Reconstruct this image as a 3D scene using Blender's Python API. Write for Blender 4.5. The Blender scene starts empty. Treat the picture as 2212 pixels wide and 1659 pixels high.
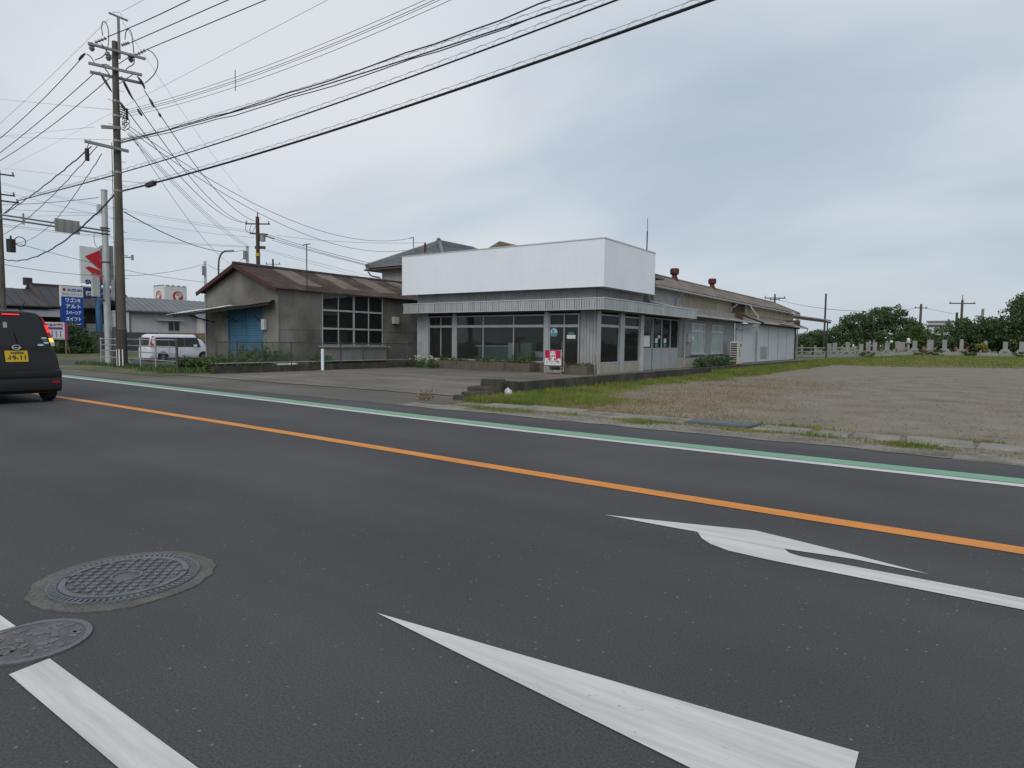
import bpy, bmesh, math, random
from mathutils import Vector, Matrix, noise
R = math.radians
random.seed(7)
sc = bpy.context.scene
col = sc.collection

# ---------------------------------------------------------------- camera
cam = bpy.data.cameras.new('camera')
cam.sensor_width = 36.0
cam.lens = 36.0 * 1380 / 2212
cam.clip_start = 0.05
cam.clip_end = 6000
camo = bpy.data.objects.new('camera', cam)
col.objects.link(camo)
def cam_matrix(pitch, roll, yaw, loc):
    p, r, y = R(pitch), R(roll), R(yaw)
    f = Vector((-math.sin(y) * math.cos(p), math.cos(y) * math.cos(p), -math.sin(p)))
    r0 = Vector((math.cos(y), math.sin(y), 0))
    u0 = r0.cross(f)
    rt = math.cos(r) * r0 + math.sin(r) * u0
    up = -math.sin(r) * r0 + math.cos(r) * u0
    m = Matrix((rt, up, -f)).transposed().to_4x4()
    m.translation = loc
    return m
camo.matrix_world = cam_matrix(3.78, 0.68, 35.2, Vector((0, 0, 1.25)))
sc.camera = camo

# ---------------------------------------------------------------- light and sky
SUN_EL, SUN_AZ = 38, 157          # azimuth clockwise from +Y
sv = Vector((math.sin(R(SUN_AZ)) * math.cos(R(SUN_EL)), math.cos(R(SUN_AZ)) * math.cos(R(SUN_EL)), math.sin(R(SUN_EL))))
sun = bpy.data.lights.new('sun', 'SUN')
sun.energy = 1.3
sun.angle = R(40)
sun.color = (1.0, 0.95, 0.89)
suno = bpy.data.objects.new('sun', sun)
suno.rotation_euler = (-sv).to_track_quat('-Z', 'Y').to_euler()
suno.location = (0, -10, 40)
col.objects.link(suno)

w = bpy.data.worlds.new('World')
sc.world = w
w.use_nodes = True
nt = w.node_tree
nt.nodes.clear()
def N(nt, t, **k):
    n = nt.nodes.new(t)
    for a, b in k.items():
        setattr(n, a, b)
    return n
wo = N(nt, 'ShaderNodeOutputWorld')
bg = N(nt, 'ShaderNodeBackground')
bg.inputs[1].default_value = 0.10
sky = N(nt, 'ShaderNodeTexSky', sky_type='NISHITA', sun_disc=False)
sky.sun_elevation = R(SUN_EL)
sky.sun_rotation = R(SUN_AZ)
sky.air_density = 1.2
sky.dust_density = 3.0
tc = N(nt, 'ShaderNodeTexCoord')
# cloud deck: project the view direction on a high plane so clouds flatten towards the horizon
sep = N(nt, 'ShaderNodeSeparateXYZ')
nt.links.new(tc.outputs['Generated'], sep.inputs[0])
zz = N(nt, 'ShaderNodeMath', operation='MAXIMUM'); zz.inputs[1].default_value = 0.0
nt.links.new(sep.outputs[2], zz.inputs[0])
za = N(nt, 'ShaderNodeMath', operation='ADD'); za.inputs[1].default_value = 0.28
nt.links.new(zz.outputs[0], za.inputs[0])
dv = N(nt, 'ShaderNodeVectorMath', operation='DIVIDE')
cmb = N(nt, 'ShaderNodeCombineXYZ')
for i in range(3):
    nt.links.new(za.outputs[0], cmb.inputs[i])
nt.links.new(tc.outputs['Generated'], dv.inputs[0])
nt.links.new(cmb.outputs[0], dv.inputs[1])
mp = N(nt, 'ShaderNodeMapping')
mp.inputs['Location'].default_value = (1.37, 0.61, 0.33)
mp.inputs['Rotation'].default_value = (0, 0, R(25))
mp.inputs['Scale'].default_value = (0.8, 1.25, 0.5)
nt.links.new(dv.outputs[0], mp.inputs[0])
n1 = N(nt, 'ShaderNodeTexNoise'); n1.inputs['Scale'].default_value = 1.1; n1.inputs['Detail'].default_value = 6; n1.inputs['Roughness'].default_value = 0.43; n1.inputs['Distortion'].default_value = 0.25
nt.links.new(mp.outputs[0], n1.inputs['Vector'])
cr = N(nt, 'ShaderNodeValToRGB')
cr.color_ramp.interpolation = 'B_SPLINE'
e = cr.color_ramp.elements
e[0].position = 0.34; e[0].color = (0.43, 0.515, 0.62, 1)
e[1].position = 0.66; e[1].color = (0.80, 0.825, 0.85, 1)
m_ = cr.color_ramp.elements.new(0.5); m_.color = (0.61, 0.68, 0.755, 1)
nt.links.new(n1.outputs[0], cr.inputs[0])
cs_ = N(nt, 'ShaderNodeVectorMath', operation='SCALE'); cs_.inputs['Scale'].default_value = 10.0
nt.links.new(cr.outputs[0], cs_.inputs[0])
# paler, evener air towards the horizon
hz = N(nt, 'ShaderNodeMapRange'); hz.inputs[1].default_value = 0.0; hz.inputs[2].default_value = 0.3; hz.inputs[3].default_value = 0.8; hz.inputs[4].default_value = 0.0
nt.links.new(zz.outputs[0], hz.inputs[0])
mh = N(nt, 'ShaderNodeMixRGB'); mh.inputs[2].default_value = (5.9, 6.6, 7.35, 1)
nt.links.new(hz.outputs[0], mh.inputs[0]); nt.links.new(cs_.outputs[0], mh.inputs[1])
mx = N(nt, 'ShaderNodeMixRGB'); mx.inputs[0].default_value = 0.9
nt.links.new(sky.outputs[0], mx.inputs[1]); nt.links.new(mh.outputs[0], mx.inputs[2])
nt.links.new(mx.outputs[0], bg.inputs[0]); nt.links.new(bg.outputs[0], wo.inputs[0])

vs = sc.view_settings
vs.view_transform = 'Standard'; vs.look = 'None'; vs.exposure = 0.0; vs.gamma = 1.0; vs.use_curve_mapping = False

# ---------------------------------------------------------------- helpers
class MB:
    """collects faces, then links them as ONE mesh object"""
    def __init__(s): s.v = []; s.f = []
    def add(s, vs, fs):
        o = len(s.v); s.v += [tuple(v) for v in vs]; s.f += [tuple(i + o for i in f) for f in fs]; return s
    def box(s, x0, x1, y0, y1, z0, z1):
        return s.add([(x0,y0,z0),(x1,y0,z0),(x1,y1,z0),(x0,y1,z0),(x0,y0,z1),(x1,y0,z1),(x1,y1,z1),(x0,y1,z1)],
                     [(3,2,1,0),(4,5,6,7),(0,1,5,4),(1,2,6,5),(2,3,7,6),(3,0,4,7)])
    def obox(s, c, ax, ay, az):
        c, ax, ay, az = map(Vector, (c, ax, ay, az))
        vs = [c + sx*ax + sy*ay + sz*az for sz in (-1,1) for sx, sy in ((-1,-1),(1,-1),(1,1),(-1,1))]
        return s.add(vs, [(3,2,1,0),(4,5,6,7),(0,1,5,4),(1,2,6,5),(2,3,7,6),(3,0,4,7)])
    def bar(s, a, b, w, h, up=(0,0,1)):
        a, b = Vector(a), Vector(b); d = (b-a); u = Vector(up)
        sd = d.cross(u)
        if sd.length < 1e-6: sd = d.cross(Vector((1,0,0)))
        sd.normalize(); u = sd.cross(d).normalized()
        return s.obox((a+b)/2, d/2, sd*w/2, u*h/2)
    def cyl(s, a, b, r0, r1=None, n=10, cap=True):
        r1 = r0 if r1 is None else r1
        a, b = Vector(a), Vector(b); d = (b-a).normalized()
        t = d.cross(Vector((0,0,1)))
        if t.length < 1e-4: t = Vector((1,0,0))
        t.normalize(); q = d.cross(t)
        vs = [p + (math.cos(2*math.pi*i/n)*t + math.sin(2*math.pi*i/n)*q)*r for p, r in ((a,r0),(b,r1)) for i in range(n)]
        fs = [(i, (i+1)%n, n+(i+1)%n, n+i) for i in range(n)]
        if cap: fs += [tuple(range(n-1,-1,-1)), tuple(range(n,2*n))]
        return s.add(vs, fs)
    def tube(s, pts, r, n=6, cap=True):
        pts = [Vector(p) for p in pts]; m = len(pts); vs = []; t = None
        rr = r if isinstance(r, (list, tuple)) else [r]*m
        for k in range(m):
            d = (pts[min(k+1,m-1)] - pts[max(k-1,0)])
            if d.length < 1e-9: d = Vector((0,0,1))
            d.normalize()
            if t is None:
                t = d.cross(Vector((0,0,1)))
                if t.length < 1e-3: t = d.cross(Vector((0,1,0)))
            t = (t - d*t.dot(d)).normalized(); q = d.cross(t)
            vs += [pts[k] + (math.cos(2*math.pi*i/n)*t + math.sin(2*math.pi*i/n)*q)*rr[k] for i in range(n)]
        fs = [(k*n+i, k*n+(i+1)%n, (k+1)*n+(i+1)%n, (k+1)*n+i) for k in range(m-1) for i in range(n)]
        if cap: fs += [tuple(range(n-1,-1,-1)), tuple((m-1)*n+i for i in range(n))]
        return s.add(vs, fs)
    def prism(s, poly, o, ax, ay, az):
        """poly (2D) in axes ax, ay from o, extruded by az"""
        o, ax, ay, az = map(Vector, (o, ax, ay, az)); n = len(poly)
        vs = [o + ax*p[0] + ay*p[1] for p in poly] + [o + ax*p[0] + ay*p[1] + az for p in poly]
        return s.add(vs, [tuple(range(n-1,-1,-1)), tuple(range(n,2*n))] + [(i,(i+1)%n,n+(i+1)%n,n+i) for i in range(n)])
    def grid(s, f, nu, nv):
        vs = [f(i/nu, j/nv) for j in range(nv+1) for i in range(nu+1)]
        return s.add(vs, [(j*(nu+1)+i, j*(nu+1)+i+1, (j+1)*(nu+1)+i+1, (j+1)*(nu+1)+i) for j in range(nv) for i in range(nu)])
    def lathe(s, prof, c, n=16):
        c = Vector(c); m = len(prof)
        vs = [c + Vector((r*math.cos(2*math.pi*i/n), r*math.sin(2*math.pi*i/n), z)) for r, z in prof for i in range(n)]
        fs = [(k*n+i, k*n+(i+1)%n, (k+1)*n+(i+1)%n, (k+1)*n+i) for k in range(m-1) for i in range(n)]
        fs += [tuple(range(n-1,-1,-1)), tuple((m-1)*n+i for i in range(n))]
        return s.add(vs, fs)
    def mesh(s, name, mat, smooth=False):
        me = bpy.data.meshes.new(name); me.from_pydata(s.v, [], s.f); me.update()
        if mat: me.materials.append(mat)
        if smooth:
            me.polygons.foreach_set('use_smooth', [True]*len(me.polygons))
            try: me.set_sharp_from_angle(angle=R(40))
            except Exception: pass
        return me
    def build(s, name, mat, parent=None, smooth=False):
        return link(name, s.mesh(name, mat, smooth), parent)

def link(name, me, parent=None):
    o = bpy.data.objects.new(name, me); col.objects.link(o)
    if parent is not None:
        o.parent = parent
        if parent.type == 'EMPTY' or any(abs(v) > 1e-9 for v in parent.location):
            o.matrix_parent_inverse = Matrix.Translation(-ploc(parent))
    return o
def ploc(p):
    v = Vector(p.location)
    while p.parent is not None:
        p = p.parent; v = v + Vector(p.location)
    return v
def tag(o, label, cat, group=None):
    o['label'] = label; o['category'] = cat
    if group: o['group'] = group
    return o
def thing(name, label, cat, loc=(0,0,0), group=None):
    o = bpy.data.objects.new(name, None); o.empty_display_size = 0.3
    o.location = loc; col.objects.link(o)
    return tag(o, label, cat, group)
def struct(o): o['kind'] = 'structure'; return o
def stuff(o): o['kind'] = 'stuff'; return o
def one(mb, name, mat, label, cat, group=None, smooth=False):
    return tag(mb.build(name, mat, None, smooth), label, cat, group)
def copy_tree(o, parent=None):
    c = o.copy(); col.objects.link(c)
    if parent is not None: c.parent = parent
    for ch in o.children: copy_tree(ch, c)
    return c
def text_mesh(txt, size, align='CENTER', bold=0.0):
    c = bpy.data.curves.new('lettering', 'FONT'); c.body = txt; c.size = size; c.align_x = align; c.align_y = 'CENTER'
    c.offset = bold; c.resolution_u = 3
    o = bpy.data.objects.new('lettering', c); col.objects.link(o)
    bpy.context.view_layer.update()
    me = bpy.data.meshes.new_from_object(o.evaluated_get(bpy.context.evaluated_depsgraph_get()))
    bpy.data.objects.remove(o); bpy.data.curves.remove(c)
    return me
def lettering(txt, size, o, ax, ay, mat, parent, width=None, bold=0.0, align='CENTER', name='lettering'):
    """flat letters with their centre at o, along ax, upright along ay"""
    me = text_mesh(txt, size, align, bold); ax, ay, o = Vector(ax).normalized(), Vector(ay).normalized(), Vector(o)
    xs = [v.co.x for v in me.vertices]; ys = [v.co.y for v in me.vertices]
    if not xs: return None
    cx, cy = (min(xs)+max(xs))/2, (min(ys)+max(ys))/2; k = 1.0
    if width: k = width/(max(xs)-min(xs))
    for v in me.vertices: v.co = o + ax*(v.co.x-cx)*k + ay*(v.co.y-cy)
    me.materials.clear(); me.materials.append(mat); me.name = name
    return link(name, me, parent)

# ---------------------------------------------------------------- materials
def mat(name, c, rough=0.75, metal=0.0, var=0.12, scale=2.0, bump=0.0, bscale=60.0, spec=0.4, streak=0.0, c2=None, c2at=0.62, c2w=0.1, fine=0.0, coat=0.0, emit=0.0, axis=None):
    m = bpy.data.materials.new(name); m.use_nodes = True; nt = m.node_tree
    b = nt.nodes['Principled BSDF']
    b.inputs['Roughness'].default_value = rough; b.inputs['Metallic'].default_value = metal
    b.inputs['Specular IOR Level'].default_value = spec
    if coat: b.inputs['Coat Weight'].default_value = coat; b.inputs['Coat Roughness'].default_value = 0.08
    if emit:
        b.inputs['Emission Color'].default_value = (*c, 1); b.inputs['Emission Strength'].default_value = emit
    g = N(nt, 'ShaderNodeNewGeometry'); L = nt.links.new
    cur = None
    def noise_(sc_, det=5, vec=None):
        n = N(nt, 'ShaderNodeTexNoise'); n.inputs['Scale'].default_value = sc_; n.inputs['Detail'].default_value = det
        L(vec or g.outputs['Position'], n.inputs['Vector']); return n
    def rng(src, lo, hi, a=0.3, bb=0.7):
        r = N(nt, 'ShaderNodeMapRange'); r.inputs[1].default_value = a; r.inputs[2].default_value = bb; r.inputs[3].default_value = lo; r.inputs[4].default_value = hi
        L(src, r.inputs[0]); return r.outputs[0]
    base = N(nt, 'ShaderNodeRGB'); base.outputs[0].default_value = (*c, 1); cur = base.outputs[0]
    if c2:
        n = noise_(scale*0.8, 6); mixn = N(nt, 'ShaderNodeMixRGB'); mixn.inputs[2].default_value = (*c2, 1)
        L(rng(n.outputs[0], 0, 1, c2at-c2w, c2at+c2w), mixn.inputs[0]); L(cur, mixn.inputs[1]); cur = mixn.outputs[0]
    def mul(cur, val):
        v = N(nt, 'ShaderNodeVectorMath', operation='SCALE'); L(cur, v.inputs[0]); L(val, v.inputs['Scale']); return v.outputs[0]
    if var: cur = mul(cur, rng(noise_(scale).outputs[0], 1-var, 1+var))
    if fine: cur = mul(cur, rng(noise_(bscale, 2).outputs[0], 1-fine, 1+fine))
    if streak:
        mp = N(nt, 'ShaderNodeMapping'); mp.inputs['Scale'].default_value = (4.0, 4.0, 0.25); L(g.outputs['Position'], mp.inputs[0])
        cur = mul(cur, rng(noise_(1.6, 6, mp.outputs[0]).outputs[0], 1-streak, 1+streak*0.4))
    L(cur, b.inputs['Base Color'])
    if bump:
        n = noise_(bscale, 3); bp = N(nt, 'ShaderNodeBump'); bp.inputs['Strength'].default_value = bump; bp.inputs['Distance'].default_value = 0.01
        L(n.outputs[0], bp.inputs['Height']); L(bp.outputs[0], b.inputs['Normal'])
    return m
def glass(name, tint=(0.75,0.8,0.8), refl=1.0):
    m = bpy.data.materials.new(name); m.use_nodes = True; nt = m.node_tree; nt.nodes.clear(); L = nt.links.new
    o = N(nt, 'ShaderNodeOutputMaterial'); t = N(nt, 'ShaderNodeBsdfTransparent'); t.inputs[0].default_value = (*tint, 1)
    gl = N(nt, 'ShaderNodeBsdfGlossy'); gl.inputs['Roughness'].default_value = 0.03; gl.inputs[0].default_value = (refl, refl, refl, 1)
    f = N(nt, 'ShaderNodeFresnel'); f.inputs[0].default_value = 1.5
    g = N(nt, 'ShaderNodeNewGeometry'); n = N(nt, 'ShaderNodeTexNoise'); n.inputs['Scale'].default_value = 0.9
    L(g.outputs['Position'], n.inputs['Vector'])
    bp = N(nt, 'ShaderNodeBump'); bp.inputs['Strength'].default_value = 0.03; bp.inputs['Distance'].default_value = 0.3; L(n.outputs[0], bp.inputs['Height']); L(bp.outputs[0], gl.inputs['Normal'])
    mx = N(nt, 'ShaderNodeMixShader'); L(f.outputs[0], mx.inputs[0]); L(t.outputs[0], mx.inputs[1]); L(gl.outputs[0], mx.inputs[2])
    d = N(nt, 'ShaderNodeBsdfDiffuse'); d.inputs[0].default_value = (0.3,0.31,0.3,1)
    m2 = N(nt, 'ShaderNodeMixShader'); m2.inputs[0].default_value = 0.05; L(mx.outputs[0], m2.inputs[1]); L(d.outputs[0], m2.inputs[2])
    L(m2.outputs[0], o.inputs[0]); return m

def paint(name, c, wear=0.5):
    """road paint that has worn through to the asphalt in small flecks"""
    m = bpy.data.materials.new(name); m.use_nodes = True; nt = m.node_tree; b = nt.nodes['Principled BSDF']; L = nt.links.new
    b.inputs['Roughness'].default_value = 0.6; b.inputs['Specular IOR Level'].default_value = 0.3
    g = N(nt, 'ShaderNodeNewGeometry')
    n1 = N(nt, 'ShaderNodeTexNoise'); n1.inputs['Scale'].default_value = 14; n1.inputs['Detail'].default_value = 8; n1.inputs['Roughness'].default_value = 0.7; L(g.outputs['Position'], n1.inputs['Vector'])
    n2 = N(nt, 'ShaderNodeTexNoise'); n2.inputs['Scale'].default_value = 1.3; n2.inputs['Detail'].default_value = 4; L(g.outputs['Position'], n2.inputs['Vector'])
    ad = N(nt, 'ShaderNodeMath', operation='MULTIPLY_ADD'); L(n2.outputs[0], ad.inputs[0]); ad.inputs[1].default_value = 0.35; L(n1.outputs[0], ad.inputs[2])
    r = N(nt, 'ShaderNodeMapRange'); r.inputs[1].default_value = 0.86 - 0.1*wear; r.inputs[2].default_value = 0.98 - 0.08*wear; r.inputs[3].default_value = 0; r.inputs[4].default_value = 0.75; L(ad.outputs[0], r.inputs[0])
    mps = N(nt, 'ShaderNodeMapping'); mps.inputs['Scale'].default_value = (0.5, 7.0, 1.0); L(g.outputs['Position'], mps.inputs[0])
    n3 = N(nt, 'ShaderNodeTexNoise'); n3.inputs['Scale'].default_value = 2.6; n3.inputs['Detail'].default_value = 7; n3.inputs['Roughness'].default_value = 0.65; L(mps.outputs[0], n3.inputs['Vector'])
    r2 = N(nt, 'ShaderNodeMapRange'); r2.inputs[1].default_value = 0.28; r2.inputs[2].default_value = 0.6; r2.inputs[3].default_value = 0.76; r2.inputs[4].default_value = 1.04; L(n3.outputs[0], r2.inputs[0])
    v = N(nt, 'ShaderNodeVectorMath', operation='SCALE'); v.inputs[0].default_value = c; L(r2.outputs[0], v.inputs['Scale'])
    mx = N(nt, 'ShaderNodeMixRGB'); mx.inputs[2].default_value = (0.10,0.10,0.10,1); L(r.outputs[0], mx.inputs[0]); L(v.outputs[0], mx.inputs[1]); L(mx.outputs[0], b.inputs['Base Color'])
    return m
def asphalt(name, c, light=0.25, patch=0.15, crack=0.0, rough=0.8):
    m = bpy.data.materials.new(name); m.use_nodes = True; nt = m.node_tree; b = nt.nodes['Principled BSDF']; L = nt.links.new
    b.inputs['Roughness'].default_value = rough; b.inputs['Specular IOR Level'].default_value = 0.35
    g = N(nt, 'ShaderNodeNewGeometry'); P = g.outputs['Position']
    def nz(s, d=4, vec=P):
        n = N(nt, 'ShaderNodeTexNoise'); n.inputs['Scale'].default_value = s; n.inputs['Detail'].default_value = d; L(vec, n.inputs['Vector']); return n.outputs[0]
    def mr(src, a, bb, lo, hi):
        r = N(nt, 'ShaderNodeMapRange'); r.inputs[1].default_value = a; r.inputs[2].default_value = bb; r.inputs[3].default_value = lo; r.inputs[4].default_value = hi; L(src, r.inputs[0]); return r.outputs[0]
    def mul(a, v):
        s = N(nt, 'ShaderNodeVectorMath', operation='SCALE'); L(a, s.inputs[0]); L(v, s.inputs['Scale']); return s.outputs[0]
    base = N(nt, 'ShaderNodeRGB'); base.outputs[0].default_value = (*c, 1); cur = base.outputs[0]
    cur = mul(cur, mr(nz(0.45, 5), 0.3, 0.7, 1-patch, 1+patch))
    mp = N(nt, 'ShaderNodeMapping'); mp.inputs['Scale'].default_value = (0.06, 1.1, 1); L(P, mp.inputs[0])
    cur = mul(cur, mr(nz(1.0, 4, mp.outputs[0]), 0.3, 0.7, 1-patch*0.8, 1+patch*0.8))      # wheel tracks along the road
    cur = mul(cur, mr(nz(110, 3), 0.25, 0.75, 1-light*1.2, 1+light*1.2))
    vo = N(nt, 'ShaderNodeTexVoronoi'); vo.inputs['Scale'].default_value = 30; L(P, vo.inputs['Vector'])
    sp = mr(vo.outputs['Distance'], 0.10, 0.2, 1, 0)
    vc = N(nt, 'ShaderNodeSeparateColor'); L(vo.outputs['Color'], vc.inputs[0])
    pick = mr(vc.outputs[0], 0.80, 0.97, 0, 0.75)
    mm = N(nt, 'ShaderNodeMath', operation='MULTIPLY'); L(sp, mm.inputs[0]); L(pick, mm.inputs[1])
    mx = N(nt, 'ShaderNodeMixRGB'); mx.inputs[2].default_value = (0.24,0.23,0.21,1); L(mm.outputs[0], mx.inputs[0]); L(cur, mx.inputs[1]); cur = mx.outputs[0]
    if crack:
        v2 = N(nt, 'ShaderNodeTexVoronoi', feature='DISTANCE_TO_EDGE'); v2.inputs['Scale'].default_value = 0.7
        wv = N(nt, 'ShaderNodeVectorMath', operation='ADD'); n3 = N(nt, 'ShaderNodeTexNoise'); n3.inputs['Scale'].default_value = 2.5; L(P, n3.inputs['Vector']); L(P, wv.inputs[0]); L(n3.outputs['Color'], wv.inputs[1]); L(wv.outputs[0], v2.inputs['Vector'])
        mk = mr(v2.outputs[0], 0.0, 0.02, crack, 0)
        mx = N(nt, 'ShaderNodeMixRGB'); mx.inputs[2].default_value = (0.02,0.02,0.018,1); L(mk, mx.inputs[0]); L(cur, mx.inputs[1]); cur = mx.outputs[0]
    L(cur, b.inputs['Base Color'])
    bp = N(nt, 'ShaderNodeBump'); bp.inputs['Strength'].default_value = 0.35; bp.inputs['Distance'].default_value = 0.006; L(nz(140, 2), bp.inputs['Height']); L(bp.outputs[0], b.inputs['Normal'])
    return m
# ================================================================ SETTING
def sst(a, b, x):
    t = min(1, max(0, (x-a)/(b-a))); return t*t*(3-2*t)
def gz(x, y):
    z = -0.42*math.exp(-((x+42)/9.0)**2)*sst(9.5, 17, y)
    z += 0.42*sst(46, 66, y)*sst(-10, -3, x)
    return z
M_ground = mat('earth_and_grass', (0.11,0.10,0.055), 0.95, var=0.3, scale=0.35, c2=(0.075,0.10,0.03), c2at=0.5, fine=0.3, bscale=9)
M_road = asphalt('road_asphalt', (0.0595,0.059,0.0595), 0.34, 0.19)
M_old = asphalt('old_asphalt', (0.155,0.138,0.115), 0.25, 0.24, crack=0.4)
M_shoulder = asphalt('shoulder_asphalt', (0.115,0.105,0.092), 0.25, 0.25)
M_gravel = mat('packed_gravel', (0.205,0.178,0.136), 0.95, var=0.16, scale=1.1, c2=(0.165,0.135,0.10), c2at=0.6, c2w=0.15, fine=0.32, bscale=38, bump=0.6)
M_dirtstrip = mat('sandy_grit', (0.20,0.185,0.16), 0.95, var=0.35, scale=1.6, fine=0.4, bscale=45, bump=0.5)
M_lawn = mat('lawn_soil', (0.15,0.145,0.05), 0.95, var=0.25, scale=0.5, c2=(0.16,0.125,0.06), c2at=0.6, fine=0.25, bscale=20)
M_white = paint('white_road_paint', (0.60,0.595,0.575), 0.4)
M_orange = paint('orange_road_paint', (0.68,0.25,0.04), 0.45)
M_green = paint('green_road_paint', (0.19,0.375,0.25), 0.5)
M_conc = mat('weathered_concrete', (0.225,0.213,0.188), 0.9, var=0.25, scale=2.2, c2=(0.14,0.135,0.115), c2at=0.62, fine=0.18, bscale=50, bump=0.4)
M_darkconc = mat('mossy_shadow_dark_concrete', (0.062,0.058,0.05), 0.95, var=0.35, scale=2.5, c2=(0.045,0.05,0.03), c2at=0.55, fine=0.3, bscale=40, bump=0.5, streak=0.3)  # base tone darkened to hold the shadow at the fence foot, plus mossy patches
M_iron = mat('cast_iron', (0.145,0.152,0.165), 0.55, 0.35, var=0.18, scale=9, fine=0.2, bscale=90)
M_iron2 = mat('worn_cast_iron', (0.118,0.12,0.125), 0.6, 0.3, var=0.3, scale=8, fine=0.25, bscale=90, c2=(0.10,0.08,0.06), c2at=0.6)
M_patch = mat('manhole_concrete_collar', (0.112,0.11,0.102), 0.9, var=0.22, scale=7, fine=0.3, bscale=90, bump=0.5)
M_steel = mat('galvanised_steel', (0.36,0.38,0.40), 0.5, 0.55, var=0.15, scale=3, fine=0.06, streak=0.12)
M_darksteel = mat('dark_weathered_steel', (0.06,0.058,0.055), 0.6, 0.5, var=0.25, scale=4)

def frange(a, b, n): return [a + (b-a)*i/n for i in range(n+1)]
# one ground sheet to the horizon
xs = [-3000,-1500,-700,-350,-200,-140] + frange(-110, 40, 75) + [80,160,400,900,2000,3000]
ys = [-3000,-1000,-300,-100,-40] + frange(-16, 110, 63) + [160,300,700,1500,3500]
mb = MB(); vs_ = [(x, y, gz(x, y)-0.03) for y in ys for x in xs]; nx = len(xs)
mb.add(vs_, [(j*nx+i, j*nx+i+1, (j+1)*nx+i+1, (j+1)*nx+i) for j in range(len(ys)-1) for i in range(nx-1)])
ground = struct(mb.build('ground', M_ground, smooth=True))

def sheet(name, x0, x1, fy0, fy1, dz, mat_, step=2.0, jag=0.0, ny=None):
    """a paved sheet that follows the terrain; fy0, fy1 give the near and far edge"""
    n = max(2, int((x1-x0)/step)); m = MB()
    ny = ny or 8
    def f(u, v):
        x = x0+(x1-x0)*u
        a, b = fy0(x), fy1(x)
        if jag:
            j = noise.noise(Vector((x*0.9, 3.3, 0)))*jag + noise.noise(Vector((x*3.7, 9.1, 0)))*jag*0.5
            j2 = noise.noise(Vector((x*0.8, 13.3, 0)))*jag + noise.noise(Vector((x*3.1, 19.1, 0)))*jag*0.5
            a += j2; b += j
        y = a+(b-a)*v
        return (x, y, gz(x, y)+dz)
    m.grid(f, n, ny)
    return struct(m.build(name, mat_, smooth=True))
K = lambda c: (lambda x: c)
def edgeY(x): return 8.85 if x < -1 else 8.85 - 0.12*min(x+1, 4)
road = sheet('road', -130, 60, K(-9), edgeY, 0.0, M_road, 1.0, ny=14)
side_street = sheet('side_street', -47.5, -31.5, lambda x: 8.8, K(95), 0.006, M_road, 1.0, ny=60)
grit = sheet('gravel_path', -9.0, 60, lambda x: edgeY(x)-0.10, lambda x: edgeY(x)+0.55, 0.006, M_dirtstrip, 0.12, jag=0.13)
shoulder = sheet('road_shoulder', -31.0, -8.3, lambda x: 8.78, lambda x: 11.2 if x > -22 else 10.2, 0.004, M_shoulder, 0.25, jag=0.1)
forecourt = sheet('forecourt', -21.15, -8.62, lambda x: 10.95, K(22.6), 0.018, M_old, 0.25, jag=0.12, ny=20)
side_yard = sheet('side_yard', -11.9, -8.6, K(22.55), K(62), 0.018, M_old, 0.5, ny=30)
lot = sheet('gravel_lot', -8.45, 60, lambda x: edgeY(x)+0.42, K(52), 0.0, M_gravel, 0.5, jag=0.1, ny=40)
lawn = sheet('lawn', -11.0, 60, lambda x: 46 + 5*sst(-4, 6, x) , K(68), 0.012, M_lawn, 0.5, jag=0.9, ny=16)

# ---- painted markings: parts of the road
def ribbon(pts, w, z=0.004):
    m = MB(); P = [Vector((x, y, 0)) for x, y in pts]; vs = []
    for i, p in enumerate(P):
        d = (P[min(i+1,len(P)-1)]-P[max(i-1,0)]).normalized(); n = Vector((-d.y, d.x, 0))
        vs += [p+n*w/2+Vector((0,0,z)), p-n*w/2+Vector((0,0,z))]
    return m.add(vs, [(2*i+1, 2*i+3, 2*i+2, 2*i) for i in range(len(P)-1)])
def curve_y(tab, x):
    for (xa, ya), (xb, yb) in zip(tab, tab[1:]):
        if xa <= x <= xb: return ya+(yb-ya)*(x-xa)/(xb-xa)
    return tab[0][1] if x < tab[0][0] else tab[-1][1]
def smooth_line(tab, x0, x1, n=120):
    out = []
    for i in range(n+1):
        x = x0+(x1-x0)*i/n
        out.append((x, sum(curve_y(tab, x+d) for d in (-2,-1,0,1,2))/5))
    return out
LW = [(-130,8.9),(-60,8.75),(-23,8.2),(-10.6,7.68),(-6.9,7.42),(-3,7.36),(60,7.36)]
LO = [(-130,5.6),(-60,5.5),(-15.3,5.36),(-7.2,5.2),(-2,4.98),(60,4.97)]
LG = [(x, y+0.245) for x, y in LW]
ribbon(smooth_line(LW, -130, 60, 240), 0.15).build('edge_line', M_white, road)['label'] = 'white line along the far edge of the road'
ribbon(smooth_line(LG, -130, 60, 240), 0.29).build('green_line', M_green, road)['label'] = 'green band beside the white edge line'
ribbon(smooth_line(LO, -130, 60, 240), 0.175).build('centre_line', M_orange, road)['label'] = 'orange centre line'
arrow = [(-2.08,4.13),(-1.62,4.25),(-1.09,4.40),(-0.85,4.345),(-0.48,4.25),(-0.10,4.135),(-0.47,4.16),(-0.84,4.11),(-0.80,4.045),(-0.73,4.02),(-0.56,4.02),(2.6,4.03),(2.6,3.85),(-0.33,3.84),(-0.86,3.84),(-1.11,3.865),(-1.24,3.93),(-1.32,4.01),(-1.39,4.13),(-1.59,4.125)]
def flat(poly, z):
    bm = bmesh.new(); vs = [bm.verts.new((x, y, z)) for x, y in poly]; f = bm.faces.new(vs); f.normal_update()
    if f.normal.z < 0: f.normal_flip()
    bmesh.ops.triangulate(bm, faces=[f]); me = bpy.data.meshes.new('marking'); bm.to_mesh(me); bm.free(); return me
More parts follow.
